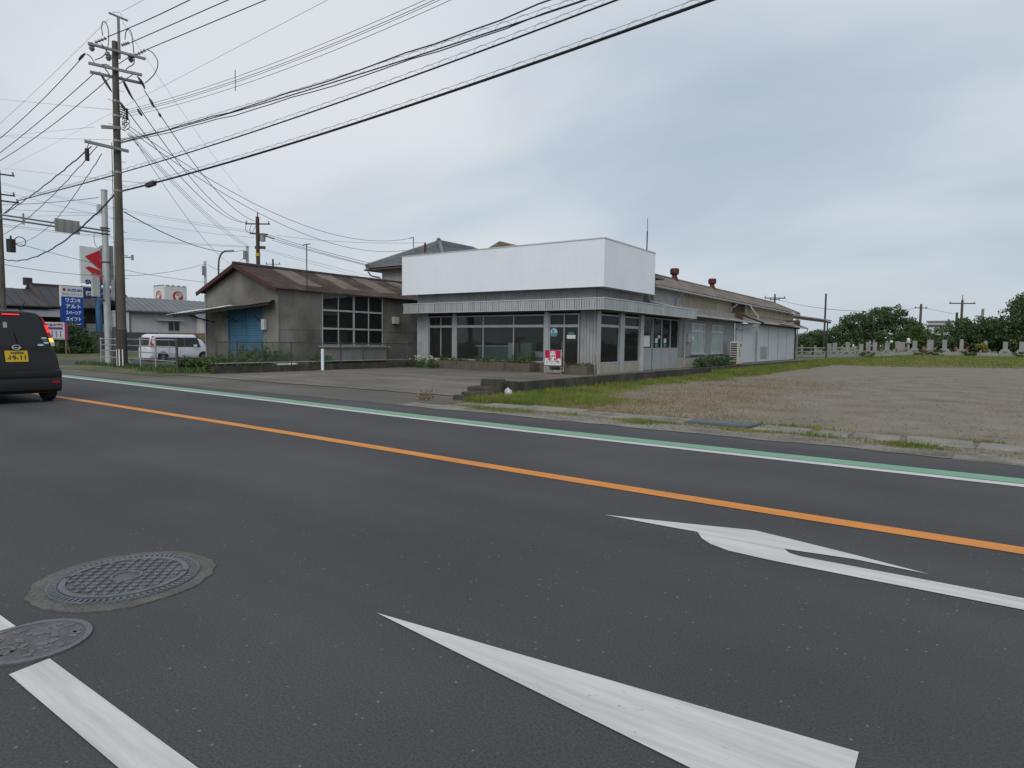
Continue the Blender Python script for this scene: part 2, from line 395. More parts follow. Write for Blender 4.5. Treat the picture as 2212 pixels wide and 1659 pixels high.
def marking(name, poly, label, z=0.004, m=M_white):
    me = flat(poly, z); me.materials.append(m); o = link(name, me, road); o['label'] = label; return o
marking('direction_arrow', arrow, 'white turn arrow painted in the lane beside the orange line')
marking('direction_arrow', [(-2.14,1.98),(-0.205,2.165),(-0.205,2.03),(2.8,2.03),(2.8,1.88),(-0.205,1.88),(-0.205,1.735)], 'white straight arrow with long pointed head in the near lane')
for a, b, q in ((-2.82, 3.2, 0), (-8.3, -3.275, 0.025), (-13.3,-11.3,0.03)):
    marking('lane_line', [(a,0.80+q),(a-0.02,0.935+q),(b,0.935+q),(b,0.80+q)], 'white lane line dash')
# stop line and give way paint on the side street
marking('stop_line', [(-45.5,11.1),(-37.0,10.9),(-36.9,11.4),(-45.5,11.6)], 'white stop line across the mouth of the side street', z=0.012)

# ---- manhole covers
def disc(m, c, r, z0, z1, n=40, jag=0.0, seed=0):
    rnd = random.Random(seed); ks = [1+jag*(rnd.random()-0.5) for _ in range(n)]
    top = [(c[0]+r*ks[i]*math.cos(2*math.pi*i/n), c[1]+r*ks[i]*math.sin(2*math.pi*i/n)) for i in range(n)]
    m.prism(top, (0,0,z0), (1,0,0), (0,1,0), (0,0,z1-z0))
def ring(m, c, r0, r1, z0, z1, n=48):
    vs = [(c[0]+r*math.cos(2*math.pi*i/n), c[1]+r*math.sin(2*math.pi*i/n), z) for r, z in ((r1,z0),(r1,z1),(r0,z1),(r0,z0)) for i in range(n)]
    m.add(vs, [(k*n+i, k*n+(i+1)%n, (k+1)*n+(i+1)%n, (k+1)*n+i) for k in range(3) for i in range(n)])
c = (-3.49, 1.50)
t = thing('manhole_cover', 'large round iron manhole cover with checker tread in a rough concrete collar', 'manhole', (c[0],c[1],0), 'manhole covers in the road')
m = MB(); disc(m, c, 0.415, -0.02, 0.006, 56, 0.05, 3); m.build('collar', M_patch, t)
m = MB()
for i in range(72):
    a = 2*math.pi*i/72; d = Vector((math.cos(a), math.sin(a), 0))
    m.obox(Vector((*c,0.012))+d*0.318, d*0.016, Vector((-d.y,d.x,0))*0.007, (0,0,0.005))
fr = MB(); ring(fr, c, 0.298, 0.302, 0, 0.016); ring(fr, c, 0.332, 0.342, 0, 0.014)
disc(fr, c, 0.334, -0.01, 0.010)
f_ = fr.build('frame', M_iron, t); m.build('frame_teeth', M_iron, f_)
lid = MB(); disc(lid, c, 0.290, 0.0, 0.0125); l_ = lid.build('lid', M_iron2, t)
m = MB(); ring(m, c, 0.262, 0.290, 0.01, 0.020); ring(m, c, 0.062, 0.075, 0.01, 0.019); m.build('lid_rim', M_iron, l_)
m = MB(); s_ = 0.034
for i in range(-8, 9):
    for j in range(-8, 9):
        x, y = i*s_, j*s_; r = math.hypot(x, y)
        if (i+j) % 2 == 0 and 0.085 < r < 0.250:
            m.obox((c[0]+x, c[1]+y, 0.015), (s_*0.36,s_*0.1,0), (-s_*0.1,s_*0.36,0), (0,0,0.005))
stuff(m.build('tread', M_iron, l_))
for a in (0.9, 3.9):
    m = MB(); m.obox((c[0]+0.275*math.cos(a), c[1]+0.275*math.sin(a), 0.0205), (0.012,0.006,0), (-0.006,0.012,0), (0,0,0.0008)); m.build('key_slot', M_darksteel, l_)

c = (-3.06, 0.955)
t = thing('manhole_cover', 'small worn iron valve cover lying in the lane line gap', 'manhole', (c[0],c[1],0), 'manhole covers in the road')
fr = MB(); disc(fr, c, 0.204, -0.02, 0.0045); fr.build('frame', M_iron2, t)
m = MB(); ring(m, c, 0.178, 0.203, 0.002, 0.008); m.build('frame_rim', M_iron, t)
lid = MB(); disc(lid, c, 0.174, 0.0, 0.006); l_ = lid.build('lid', M_iron2, t)
m = MB(); rnd = random.Random(5)
for _ in range(34):
    a = rnd.random()*6.28; r = 0.15*math.sqrt(rnd.random()); b_ = rnd.random()*3; k = 0.008+0.014*rnd.random()
    m.obox((c[0]+r*math.cos(a), c[1]+r*math.sin(a), 0.006), (k*math.cos(b_),k*math.sin(b_),0), (-k*0.6*math.sin(b_),k*0.6*math.cos(b_),0), (0,0,0.0025))
ring(m, (c[0]+0.02,c[1]-0.11), 0.03, 0.042, 0.004, 0.0085, 20)
stuff(m.build('relief', M_iron, l_))

# ---- concrete drain slabs along the far verge
M_grate = mat('steel_grate_plate', (0.10,0.11,0.125), 0.6, 0.3, var=0.15, scale=3)
def slab(x0, x1, y0, y1, h, name, m_, label, cat, grp, seed):
    rnd = random.Random(seed); j = lambda: rnd.uniform(-0.03, 0.03); ch = 0.015
    p = [(x0+j(),y0+j()),(x1+j(),y0+j()),(x1+j(),y1+j()),(x0+j(),y1+j())]; cx = sum(a for a,_ in p)/4; cy = sum(b for _,b in p)/4
    q = [(cx+(a-cx)*0.97, cy+(b-cy)*0.95) for a, b in p]; z = gz(cx, cy)+0.004; tl = rnd.uniform(-0.012, 0.012)
    m = MB(); m.add([(a,b,z-0.05) for a,b in p]+[(a,b,z+h-ch) for a,b in p]+[(a,b,z+h+(tl if i<2 else -tl)) for i,(a,b) in enumerate(q)],
        [(3,2,1,0),(0,1,5,4),(1,2,6,5),(2,3,7,6),(3,0,4,7),(4,5,9,8),(5,6,10,9),(6,7,11,10),(7,4,8,11),(8,9,10,11)])
    return one(m, name, m_, label, cat, grp)
GS = 'concrete slabs covering the roadside drain'
for i, (x0, x1) in enumerate([(-7.6,-6.75),(-6.72,-5.5),(-5.45,-4.35),(-4.3,-3.55),(-2.45,-1.75),(-1.62,-1.25),(-1.2,-0.62),(-0.55,0.15),(0.2,1.0),(1.05,1.9)]):
    lab = 'weathered concrete slab set in the grassy verge by the vacant lot'
    slab(x0, x1, 9.66+0.06*math.sin(i*2.3), 10.2+0.05*math.sin(i*1.7), 0.024, 'drain_slab', M_conc, lab, 'slab', GS, i)
slab(-3.5, -2.55, 9.75, 10.3, 0.04, 'drain_grate', M_grate, 'dark steel plate over the drain between two concrete slabs', 'drain cover', None, 40)
for i, (x0, x1) in enumerate([(-0.95,-0.1),(-0.05,0.95),(1.0,1.9)]):
    slab(x0, x1, 8.72-0.1*i, 8.95-0.1*i, 0.03, 'kerb_stone', M_conc, 'low concrete kerb stone at the asphalt edge by the vacant lot', 'kerb stone', 'kerb stones at the lot entrance', 60+i)
# ================================================================ VACANT SHOP
M_signw = mat('white_painted_metal', (0.76,0.815,0.88), 0.45, 0.0, var=0.03, scale=0.6, streak=0.025, fine=0.01, bscale=25)
M_trim = mat('light_trim_metal', (0.55,0.57,0.58), 0.45, 0.3, var=0.08)
M_siding = mat('grey_ribbed_siding', (0.32,0.33,0.335), 0.6, 0.0, var=0.1, scale=1.2, streak=0.12)
M_fascia = [mat('canopy_panel_%d' % i, c_, 0.5, 0.15, var=0.06, scale=2.5, streak=0.12) for i, c_ in enumerate([(0.40,0.42,0.43),(0.38,0.40,0.41),(0.43,0.45,0.455),(0.36,0.38,0.39)])]
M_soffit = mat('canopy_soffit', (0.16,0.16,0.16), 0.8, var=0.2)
M_alu = mat('aluminium_frame', (0.44,0.46,0.47), 0.42, 0.45, var=0.08, streak=0.12)
M_corr = mat('corrugated_panel', (0.34,0.35,0.36), 0.55, 0.25, var=0.14, streak=0.22)
M_glass = glass('shop_glass', (0.80,0.84,0.83), 0.32)
M_inwall = mat('shop_inner_wall', (0.17,0.18,0.175), 0.9, var=0.2, scale=0.8)
M_infloor = mat('shop_inner_floor', (0.16,0.155,0.14), 0.6, var=0.2)
M_beige = mat('beige_concrete_sill_wall', (0.36,0.34,0.29), 0.9, var=0.12, streak=0.2, fine=0.08)
M_cream = mat('stained_cream_render', (0.40,0.365,0.27), 0.9, var=0.18, scale=0.8, streak=0.35, c2=(0.24,0.21,0.155), c2at=0.66, c2w=0.08)
M_greywall = mat('grey_painted_wall', (0.25,0.255,0.26), 0.8, var=0.12, streak=0.2)
M_panel = mat('grey_door_panel', (0.33,0.355,0.375), 0.5, 0.1, var=0.06, streak=0.12)
M_wsiding = mat('white_lap_siding', (0.50,0.53,0.56), 0.6, 0.1, var=0.08, scale=0.8, streak=0.18)
M_slate = mat('old_slate_roof', (0.175,0.155,0.135), 0.92, var=0.25, scale=1.4, c2=(0.105,0.085,0.07), c2at=0.6, fine=0.2, bscale=25)
M_rust = mat('rust_red_metal', (0.105,0.024,0.02), 0.7, 0.1, var=0.3, scale=6, c2=(0.05,0.018,0.014), c2at=0.55)
M_pipe = mat('grey_pvc_pipe', (0.33,0.34,0.35), 0.55, var=0.1)
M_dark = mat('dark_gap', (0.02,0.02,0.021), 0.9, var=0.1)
M_frost = mat('frosted_window_pane', (0.30,0.38,0.385), 0.22, var=0.08, scale=0.7, spec=0.6)
M_brick = mat('brown_planter_block', (0.105,0.09,0.074), 0.95, var=0.25, scale=3, fine=0.25, bscale=40, bump=0.4)
M_brown = mat('brown_boards', (0.075,0.05,0.035), 0.85, var=0.25, streak=0.25)

YF, XS, XL = 22.5, -11.85, -21.48
shop = thing('shop_building', 'vacant single storey shop with blank white sign box and dark empty windows', 'building', (-16.6, 22.5, 0))

def corr_sheet(m, o, ax, ay, w, h, pitch, amp, nrm, seg=4, h0=0.0):
    """corrugated sheet with vertical waves; o lower left, ax along, ay up"""
    o, ax, ay, nrm = Vector(o), Vector(ax), Vector(ay), Vector(nrm); n = max(seg, int(round(w/pitch*seg)))
    vs = []
    for i in range(n+1):
        s = w*i/n; d = amp*math.sin(2*math.pi*s/pitch)
        hh = h(s) if callable(h) else h
        vs += [o+ax*s+nrm*d+ay*h0, o+ax*s+nrm*d+ay*hh]
    m.add(vs, [(2*i, 2*i+2, 2*i+3, 2*i+1) for i in range(n)])
# corrugated fronts
for x0, x1 in ((XL, -20.72), (-12.57, XS)):
    m = MB(); corr_sheet(m, (x0,YF,0.02), (1,0,0), (0,0,1), x1-x0, 2.52, 0.145, 0.026, (0,-1,0), 6); m.build('corrugated_panel', M_corr, shop, True)
m = MB(); m.box(XL, XL+0.08, YF+0.03, YF+6, 0, 4.3); m.box(XL+0.08, -11.93, 28.3, 28.45, 0, 4.3); m.build('wall', M_inwall, shop)
m = MB(); m.box(XL+0.08, -11.93, YF+0.12, 28.3, 0.02, 0.05); m.build('floor', M_infloor, shop)
m = MB(); m.box(XL+0.08, -11.93, YF+0.12, 28.3, 2.5, 2.56); m.build('inner_ceiling', M_inwall, shop)
# low plinth under the show windows
m = MB(); m.box(-20.72, -14.23, YF-0.03, YF+0.08, 0, 0.40); m.build('plinth', M_brick, shop)

def window(x0, x1, z0, z1, mull, trans, nm='window', fw=0.055, pl='Y', pc=YF, dep=0.07, gm=None, back=True):
    """aluminium window in the plane Y=pc (front) or X=pc (side): frame with each pane of its own"""
    def bx(m, a0, a1, b0, b1, d0, d1):
        if pl == 'Y': m.box(a0, a1, pc+d0, pc+d1, b0, b1)
        else: m.box(pc-d1, pc-d0, a0, a1, b0, b1)
    m = MB()
    bx(m, x0, x1, z0, z0+fw, -0.02, dep); bx(m, x0, x1, z1-fw, z1, -0.02, dep)
    bx(m, x0, x0+fw, z0+fw, z1-fw, -0.02, dep); bx(m, x1-fw, x1, z0+fw, z1-fw, -0.02, dep)
    zs = [z0+fw, z1-fw]
    if trans:
        bx(m, x0+fw, x1-fw, trans-0.055, trans+0.055, -0.018, dep-0.002); zs = [z0+fw, trans-0.055, trans+0.055, z1-fw]
    for q in mull:
        for k in range(0, len(zs), 2): bx(m, q-0.022, q+0.022, zs[k], zs[k+1], -0.012, dep-0.004)
    f = m.build(nm, M_alu, shop)
    xs_ = [x0+fw]+[v for q in mull for v in (q-0.022, q+0.022)]+[x1-fw]
    for k in range(0, len(zs), 2):
        for i in range(0, len(xs_), 2):
            g = MB(); e_ = 0.004
            bx(g, xs_[i]+e_, xs_[i+1]-e_, zs[k]+e_, zs[k+1]-e_, 0.022, 0.028); g.build('pane', gm or M_glass, f)
    return f
window(-20.72, -19.22, 0.40, 2.40, [-19.97], 1.92)
window(-19.04, -14.23, 0.40, 2.40, [-17.47, -15.82], 1.92)
window(-14.03, -12.60, 0.06, 2.42, [-13.31], 1.92, 'door')
m = MB(); m.box(-19.22, -19.04, YF-0.04, YF+0.1, 0, 2.5); m.build('post', M_alu, shop)
m = MB(); m.box(-14.23, -14.03, YF-0.05, YF+0.1, 0, 2.5); m.build('post', M_alu, shop)
m = MB(); m.box(XL, -11.87, YF-0.02, YF+0.1, 2.545, 2.62); m.build('lintel', M_alu, shop)
# stickers on the door panes
M_stk1 = mat('pale_blue_sticker', (0.45,0.62,0.68), 0.5, var=0.05); M_stk2 = mat('teal_sticker', (0.06,0.30,0.36), 0.5, var=0.05); M_stk3 = mat('green_sticker', (0.05,0.22,0.19), 0.5); M_paper = mat('white_paper', (0.68,0.69,0.68), 0.7, var=0.04)
M_ink = mat('dark_print', (0.03,0.035,0.05), 0.6, var=0)
m = MB(); disc(m, (0,0), 0.17, 0, 0.003, 24)
def onplane(mb, cx, cz, name, mm, par, y=YF-0.022+0.03):
    mb.v = [(cx+a, y-c_, cz+b) for a, b, c_ in mb.v]; return mb.build(name, mm, par)
onplane(m, -13.80, 1.66, 'sticker', M_stk1, shop)
m = MB(); m.box(-0.15, 0.15, -0.16, -0.02, 0.0035, 0.005); onplane(m, -13.80, 1.66, 'sticker', M_stk2, shop)
lettering('塩', 0.12, (-13.85,YF+0.001,1.71), (1,0,0), (0,0,1), M_ink, shop, bold=0.002, name='sticker_lettering')
m = MB(); m.box(-0.13, 0.13, -0.05, 0.05, 0, 0.003); onplane(m, -12.98, 1.62, 'sticker', M_stk3, shop)
m = MB(); m.box(-0.2, 0.2, -0.075, 0.075, 0, 0.003); onplane(m, -12.98, 1.48, 'sticker', M_paper, shop)
# door handles
m = MB(); m.cyl((-13.36,YF-0.06,0.9), (-13.36,YF-0.06,1.25), 0.012, n=8); m.build('door_handle', M_steel, shop)

# ---- side facing the vacant lot
def corner_post(y0, y1, z1=2.5, mm=None, z0=0.0, d=0.06):
    m = MB(); m.box(XS-0.06, XS+d, y0, y1, z0, z1); return m.build('post', mm or M_alu, shop)
corner_post(YF+0.04, 22.80)
window(22.82, 24.54, 0.42, 2.40, [], 1.94, pl='X', pc=XS, nm='window')
corner_post(24.56, 24.98, d=0.05)
window(25.0, 26.58, 0.42, 2.40, [], 1.94, pl='X', pc=XS, nm='window')
corner_post(26.6, 26.92, d=0.08, mm=M_wsiding)
for a, b in ((22.82,24.54),(25.0,26.58)):
    m = MB(); m.box(XS-0.05, XS+0.03, a, b, 0, 0.415); m.build('sill_wall', M_beige, shop)
m = MB(); m.box(XS-0.08, XS+0.02, YF+0.12, 32.1, 2.545, 2.62); m.build('lintel', M_alu, shop)
# dark runner behind the sliding doors, then four sliding doors, each with a glass and a lower panel
m = MB(); m.box(XS-0.12, XS-0.05, 26.92, 31.6, 0, 2.54); m.build('door_track', M_dark, shop)
for i, (a, b) in enumerate(((26.98,27.98),(28.10,29.13),(29.16,30.22),(30.25,31.30))):
    d = MB(); X = XS+0.02
    d.box(X-0.04, X, a, a+0.05, 0.03, 2.45); d.box(X-0.04, X, b-0.05, b, 0.03, 2.45); d.box(X-0.04, X, a+0.05, b-0.05, 0.03, 0.07); d.box(X-0.04, X, a+0.05, b-0.05, 0.98, 1.05); d.box(X-0.04, X, a+0.05, b-0.05, 2.40, 2.45)
    dd = d.build('sliding_door', M_panel, shop)
    g = MB(); g.box(X-0.03, X-0.012, a+0.052, b-0.052, 0.072, 0.978); g.build('panel', M_panel, dd)
    g = MB(); g.box(X-0.025, X-0.019, a+0.052, b-0.052, 1.052, 2.398); g.build('pane', M_glass, dd)
    if i == 0:
        for q in (0.13, 0.47):
            g = MB(); g.box(X-0.018, X-0.015, a+q, a+q+0.32, 1.10, 1.60); g.build('notice', M_paper, dd)
    if i in (1, 2):
        g = MB(); g.box(X-0.018, X-0.015, a+0.3, a+0.6, 1.28, 1.5); g.build('sticker', M_stk1, dd)
        g = MB(); g.box(X-0.018, X-0.015, a+0.3, a+0.62, 1.09, 1.24); g.build('sticker', M_stk3, dd)
    if i == 1:
        g = MB(); g.box(X-0.018, X-0.015, a+0.66, a+0.86, 1.5, 1.63); g.build('sticker', M_paper, dd)
m = MB(); m.box(XS-0.10, XS+0.05, 31.33, 31.75, 0.57, 2.54); m.build('pilaster', M_greywall, shop)
m = MB(); m.box(XS-0.10, XS+0.07, 31.33, 32.25, 0.0, 0.56); m.build('plinth', M_beige, shop)
# grey office wall with two frosted windows
m = MB(); XW = XS-0.05
m.box(XW-0.1, XW, 31.76, 33.38, 0.58, 3.2); m.box(XW-0.1, XW, 35.46, 36.72, 0.58, 3.2); m.box(XW-0.1, XW, 38.86, 41.2, 0.58, 3.2)
for a, b in ((33.38,35.46),(36.72,38.86)):
    m.box(XW-0.1, XW, a, b, 0.58, 0.72); m.box(XW-0.1, XW, a, b, 2.36, 3.2)
m.build('wall', M_greywall, shop)
m = MB(); m.box(XW-0.12, XW+0.04, 32.26, 41.2, 0, 0.55); m.build('plinth', M_beige, shop)
m = MB(); m.box(XW-0.1, XW+0.07, 32.26, 41.2, 0.551, 0.578); m.build('ledge', M_dark, shop)
for a, b in ((33.38,35.46),(36.72,38.86)):
    window(a, b, 0.74, 2.36, [(a+b)/2], 1.94, pl='X', pc=XW, gm=M_frost, fw=0.06)
    m = MB(); m.box(XW-0.02, XW+0.09, a-0.08, b+0.08, 0.68, 0.735); m.build('window_sill', M_trim, shop)
m = MB(); m.box(XW, XW+0.14, 32.55, 32.95, 1.35, 1.75); m.build('meter_box', M_pipe, shop)
m = MB(); m.cyl((XW+0.15,33.1,1.55),(XW+0.2,33.1,1.55),0.1,n=14); m.build('meter', M_trim, shop)
# white lapped siding of the store room, board by board
for k in range(26):
    z0 = 0.06+k*0.099
    for (a, b) in ((41.2,46.05),(46.2,58.4)):
        m = MB(); X = XS-0.03 if a < 46 else XS+0.01
        m.add([(X,a,z0),(X+0.016,a,z0),(X+0.004,a,z0+0.099),(X,a,z0+0.099),(X,b,z0),(X+0.016,b,z0),(X+0.004,b,z0+0.099),(X,b,z0+0.099)],[(3,2,1,0),(4,5,6,7),(0,1,5,4),(1,2,6,5),(2,3,7,6),(3,0,4,7)])
        m.build('siding_board', M_wsiding, shop)
for y in (42.85, 49.6, 52.5, 55.4):
    m = MB(); X = XS-0.013 if y < 46 else XS+0.027
    m.box(X, X+0.014, y-0.03, y+0.03, 0.06, 2.62); m.build('siding_seam', M_panel, shop)
m = MB(); m.box(XS-0.03, XS+0.05, 46.06, 46.19, 0.02, 2.68); m.build('siding_corner', M_panel, shop)
m = MB(); m.box(XS-3, XS-0.04, 58.2, 58.38, 0, 3.2); m.build('end_wall', M_greywall, shop)
m = MB(); m.box(XS-0.02, XS+0.1, 58.42, 58.58, -0.1, 2.85); m.build('end_post', M_darksteel, shop)
m = MB()
for k in range(9): m.box(XS+0.03, XS+0.05, 47.3, 49.2, 0.25+k*0.1, 0.31+k*0.1)
m.build('vent_louvre', M_siding, shop)

# ---- ribbed band above the canopy
m = MB(); corr_sheet(m, (XL,YF+0.02,2.63), (1,0,0), (0,0,1), XS-XL-0.01, 1.75, 0.16, 0.018, (0,-1,0), 6); m.build('ribbed_siding', M_siding, shop, True)
m = MB(); corr_sheet(m, (XS,YF+0.03,2.63), (0,1,0), (0,0,1), 4.4, 1.5, 0.16, 0.018, (1,0,0), 6); m.build('ribbed_siding', M_siding, shop, True)
m = MB(); corr_sheet(m, (-12.8,26.95,2.63), (0,1,0), (0,0,1), 7.35, 1.5, 0.16, 0.018, (1,0,0), 6); m.build('ribbed_siding', M_siding, shop, True)
m = MB(); m.box(-12.8,XS-0.03,26.9,26.95,2.63,4.2); m.build('return_wall', M_siding, shop)
m = MB(); m.box(-12.78,XS+0.03,26.96,32.0,2.63,2.90); m.build('canopy_roof', M_slate, shop)
# ---- canopy with its fascia panels
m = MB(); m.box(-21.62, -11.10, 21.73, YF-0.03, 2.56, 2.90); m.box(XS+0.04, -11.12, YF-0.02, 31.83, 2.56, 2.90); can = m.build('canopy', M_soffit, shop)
rnd = random.Random(11)
def fpanel(a, b, side, z0=2.545, z1=2.93):
    m = MB(); n = 3; w_ = (b-a)/n; d = rnd.uniform(0, 0.006)
    for k in range(n):
        q0, q1 = a+k*w_+(0.016 if k == 0 else 0.008), a+(k+1)*w_-(0.016 if k == n-1 else 0.008)
        if side: m.box(-11.115, -11.088-d, q0, q1, z0, z1)
        else: m.box(q0, q1, 21.70+d, 21.728, z0, z1)
    m.build('fascia_panel', rnd.choice(M_fascia), can)
for i in range(32): fpanel(-21.62+i*0.329, -21.62+(i+1)*0.329, False)
for i in range(31): fpanel(21.73+i*0.3258, 21.73+(i+1)*0.3258, True)
m = MB(); m.box(-21.64, -11.07, 21.68, 21.73, 2.935, 2.965); m.box(-11.13, -11.07, 21.735, 31.85, 2.935, 2.965); m.build('fascia_cap', M_trim, can)
m = MB(); m.box(-21.64, -11.07, 21.685, 21.735, 2.515, 2.54); m.box(-11.125, -11.07, 21.74, 31.85, 2.515, 2.54); m.build('fascia_drip', M_trim, can)
# ---- blank white sign box
m = MB(); m.box(-21.99, -11.30, 22.0, 22.45, 3.42, 5.20); m.box(-11.80, -11.30, 22.452, 26.87, 3.42, 5.20); sb = m.build('sign_box', M_signw, shop)
m = MB(); m.box(-22.01, -11.28, 21.98, 22.05, 5.203, 5.245); m.box(-11.35, -11.28, 22.052, 26.89, 5.203, 5.245); m.build('sign_cap', M_trim, sb)
m = MB()
for x in (-20.2,-18.4,-16.6,-14.8,-13.0): m.box(x-0.004, x+0.004, 21.998, 22.0, 3.44, 5.19)
m.build('sheet_joint', M_signw, sb)
m = MB(); m.box(-22.0, -11.29, 21.99, 22.03, 3.395, 3.418); m.box(-11.33, -11.29, 22.032, 26.88, 3.395, 3.418); m.build('sign_drip', M_signw, sb)
m = MB(); m.box(XL, XS-0.05, YF+0.06, 29.5, 4.30, 4.40); m.build('flat_roof', M_slate, shop)
m = MB(); m.cyl((-11.9,27.3,4.0),(-11.9,27.3,6.3),0.03,n=6); m.cyl((-11.9,27.3,6.3),(-11.9,27.3,6.85),0.014,n=6); m.build('antenna', M_darksteel, shop)

# ---- long wing behind: upper wall, roof, lean-to, gutters
m = MB(); m.box(-13.0, -12.85, 34.55, 62.6, 2.9, 4.16); m.build('upper_wall', M_cream, shop)
m = MB(); m.box(-12.97, -12.82, 43.6, 46.7, 3.25, 4.1); m.build('board_infill', M_brown, shop)
m = MB(); m.box(-13.0, -12.80, 34.3, 34.54, 2.9, 4.12); m.build('corner_board', M_beige, shop)
EX, EZ, RX, RZ = -12.42, 4.12, -14.75, 5.16
def roofslope(m, xa, za, xb, zb, y0, y1, pitch, amp, seg=4):
    L_ = y1-y0; n = int(L_/pitch*seg); up = Vector((zb-za,0,xa-xb)).normalized()
    if up.z < 0: up = -up
    vs = []
    for i in range(n+1):
        y = y0+L_*i/n; d = amp*math.sin(2*math.pi*(y-y0)/pitch)
        for t_ in (0, 1): vs.append(Vector((xa+(xb-xa)*t_, y, za+(zb-za)*t_))+up*d)
    m.add(vs, [(2*i+1, 2*i+3, 2*i+2, 2*i) for i in range(n)])
rf = MB(); roofslope(rf, EX, EZ, RX, RZ, 27.2, 63.2, 0.18, 0.03); roof = rf.build('roof', M_slate, shop, True)
rf = MB(); roofslope(rf, RX, RZ, -17.1, 4.12, 27.2, 63.2, 0.18, 0.03); rf.build('roof_back_slope', M_slate, roof, True)
m = MB(); m.tube([(RX,27.1,RZ+0.03),(RX,45,RZ+0.02),(RX,63.3,RZ+0.03)], 0.09, 8); m.build('ridge_cap', M_slate, roof)
m = MB(); m.bar((EX,63.2,EZ-0.02),(RX,63.2,RZ-0.02),0.05,0.2); m.bar((-17.1,63.2,4.1),(RX,63.2,RZ-0.02),0.05,0.2); m.build('bargeboard', M_brown, roof)
m = MB(); m.add([(-13.0,62.6,0),(-16.9,62.6,0),(-16.9,62.6,4.1),(-14.75,62.6,5.05),(-13.0,62.6,4.2)],[(0,1,2,3,4)]); m.build('gable_wall', M_cream, shop)
m = MB(); m.tube([(-12.34,29.0,4.02),(-12.34,40,4.0),(-12.34,62.9,3.98)], 0.055, 8); m.build('gutter', M_pipe, roof)
# ventilators on the ridge, look-alikes
def vent(y):
    v = MB(); v.lathe([(0.30,-0.1),(0.16,0.22),(0.15,0.30)], (RX,y,RZ), 14); a = v.build('roof_ventilator', M_rust, roof, True)
    v = MB(); v.lathe([(0.16,0.30),(0.27,0.36),(0.29,0.42),(0.29,0.62),(0.24,0.70),(0.10,0.72)], (RX,y,RZ), 8); v.build('ventilator_hood', M_rust, a)
vent(38.1); vent(45.3)
# lean-to roof, built of two runs with a drop between
rf = MB(); roofslope(rf, -11.38, 2.74, -12.9, 3.33, 32.0, 45.2, 0.13, 0.02); lt = rf.build('lean_to_roof', M_slate, shop, True)
rf = MB(); roofslope(rf, -11.30, 2.78, -12.9, 3.40, 45.9, 60.8, 0.13, 0.02); lt2 = rf.build('lean_to_roof', M_slate, shop, True)
m = MB(); m.tube([(-11.33,32.1,2.70),(-11.33,45.1,2.68)], 0.055, 8); m.build('gutter', M_pipe, lt)
m = MB(); m.tube([(-11.25,46.0,2.74),(-11.25,60.8,2.72)], 0.055, 8); m.build('gutter', M_pipe, lt2)
m = MB(); m.box(-12.9, -11.42, 41.2, 41.3, 2.6, 3.3); m.build('gable_infill', M_brown, lt)
m = MB(); m.box(-12.9, -11.42, 58.25, 58.37, 2.6, 3.35); m.build('gable_infill', M_brown, lt2)
m = MB(); m.bar((-11.2,50,2.82),(-11.05,55,2.80),0.25,0.03); m.build('loose_board', M_trim, lt2)
# downpipes
m = MB(); m.tube([(-12.34,33.2,4.0),(-12.5,33.25,3.75),(-12.72,33.3,3.7),(-12.72,33.3,3.2)],0.045,8); m.build('downpipe', M_pipe, shop)
m = MB(); m.tube([(-11.6,26.95,3.42),(-11.62,27.0,3.22),(-11.7,27.3,3.14),(-11.72,33.2,2.97)],0.05,8); m.build('downpipe', M_pipe, shop)
m = MB(); m.tube([(-12.34,43.3,3.98),(-12.5,43.2,3.75),(-12.7,43.1,3.68),(-12.7,43.1,3.2),(-12.4,43.4,3.14),(-11.95,45.4,2.86)],0.05,8); m.build('downpipe', M_pipe, shop)
m = MB(); m.tube([(-12.34,46.1,4.0),(-12.2,46.1,3.8),(-12.0,46.1,3.5),(-11.74,46.12,3.2),(-11.74,46.12,0.05)],0.05,8); m.build('downpipe', M_pipe, shop)
m = MB(); m.tube([(-11.33,32.3,2.70),(-11.4,32.25,2.55),(-11.75,32.0,2.42),(-11.75,32.0,0.05)],0.045,8); m.build('downpipe', M_pipe, shop)
m = MB(); m.tube([(-11.33,44.9,2.68),(-11.4,44.7,2.45),(-11.7,41.3,2.25),(-11.75,41.1,2.1),(-11.75,41.1,0.05)],0.045,8); m.build('downpipe', M_pipe, shop)
m = MB(); m.tube([(-11.25,60.7,2.72),(-11.25,60.6,2.5),(-11.4,59.6,2.25),(-11.7,58.7,2.15)],0.045,8); m.build('downpipe', M_pipe, shop)

# ---- things in and around the shop
M_cnt = mat('blue_grey_counter_front', (0.24,0.31,0.34), 0.6, var=0.08); M_cab = mat('white_cabinet_enamel', (0.78,0.78,0.76), 0.5, var=0.05)
t = thing('counter', 'blue grey counter with a white top inside the dark shop window', 'counter', (-17.2,23.9,0.05))
m = MB(); m.box(-18.15,-16.25,23.0,23.45,0.05,1.02); m.build('counter_front', M_cnt, t)
m = MB(); m.box(-18.22,-16.2,22.93,23.5,1.022,1.08); m.build('counter_top', M_cab, t)
t = thing('cabinet', 'tall white cabinet beside the counter inside the shop', 'cabinet', (-15.6,23.3,0.05))
m = MB(); m.box(-16.2,-15.86,22.64,23.0,0.05,1.2); m.build('cabinet_body', M_cab, t); m = MB(); m.box(-16.18,-15.88,22.625,22.638,0.1,1.18); m.build('cabinet_door', M_cab, t); m = MB(); m.box(-15.93,-15.91,22.605,22.623,0.6,0.75); m.build('cabinet_handle', M_steel, t)
t = thing('cabinet', 'pale grey cabinet standing behind the white one in the shop window', 'cabinet', (-15.2,23.9,0.05))
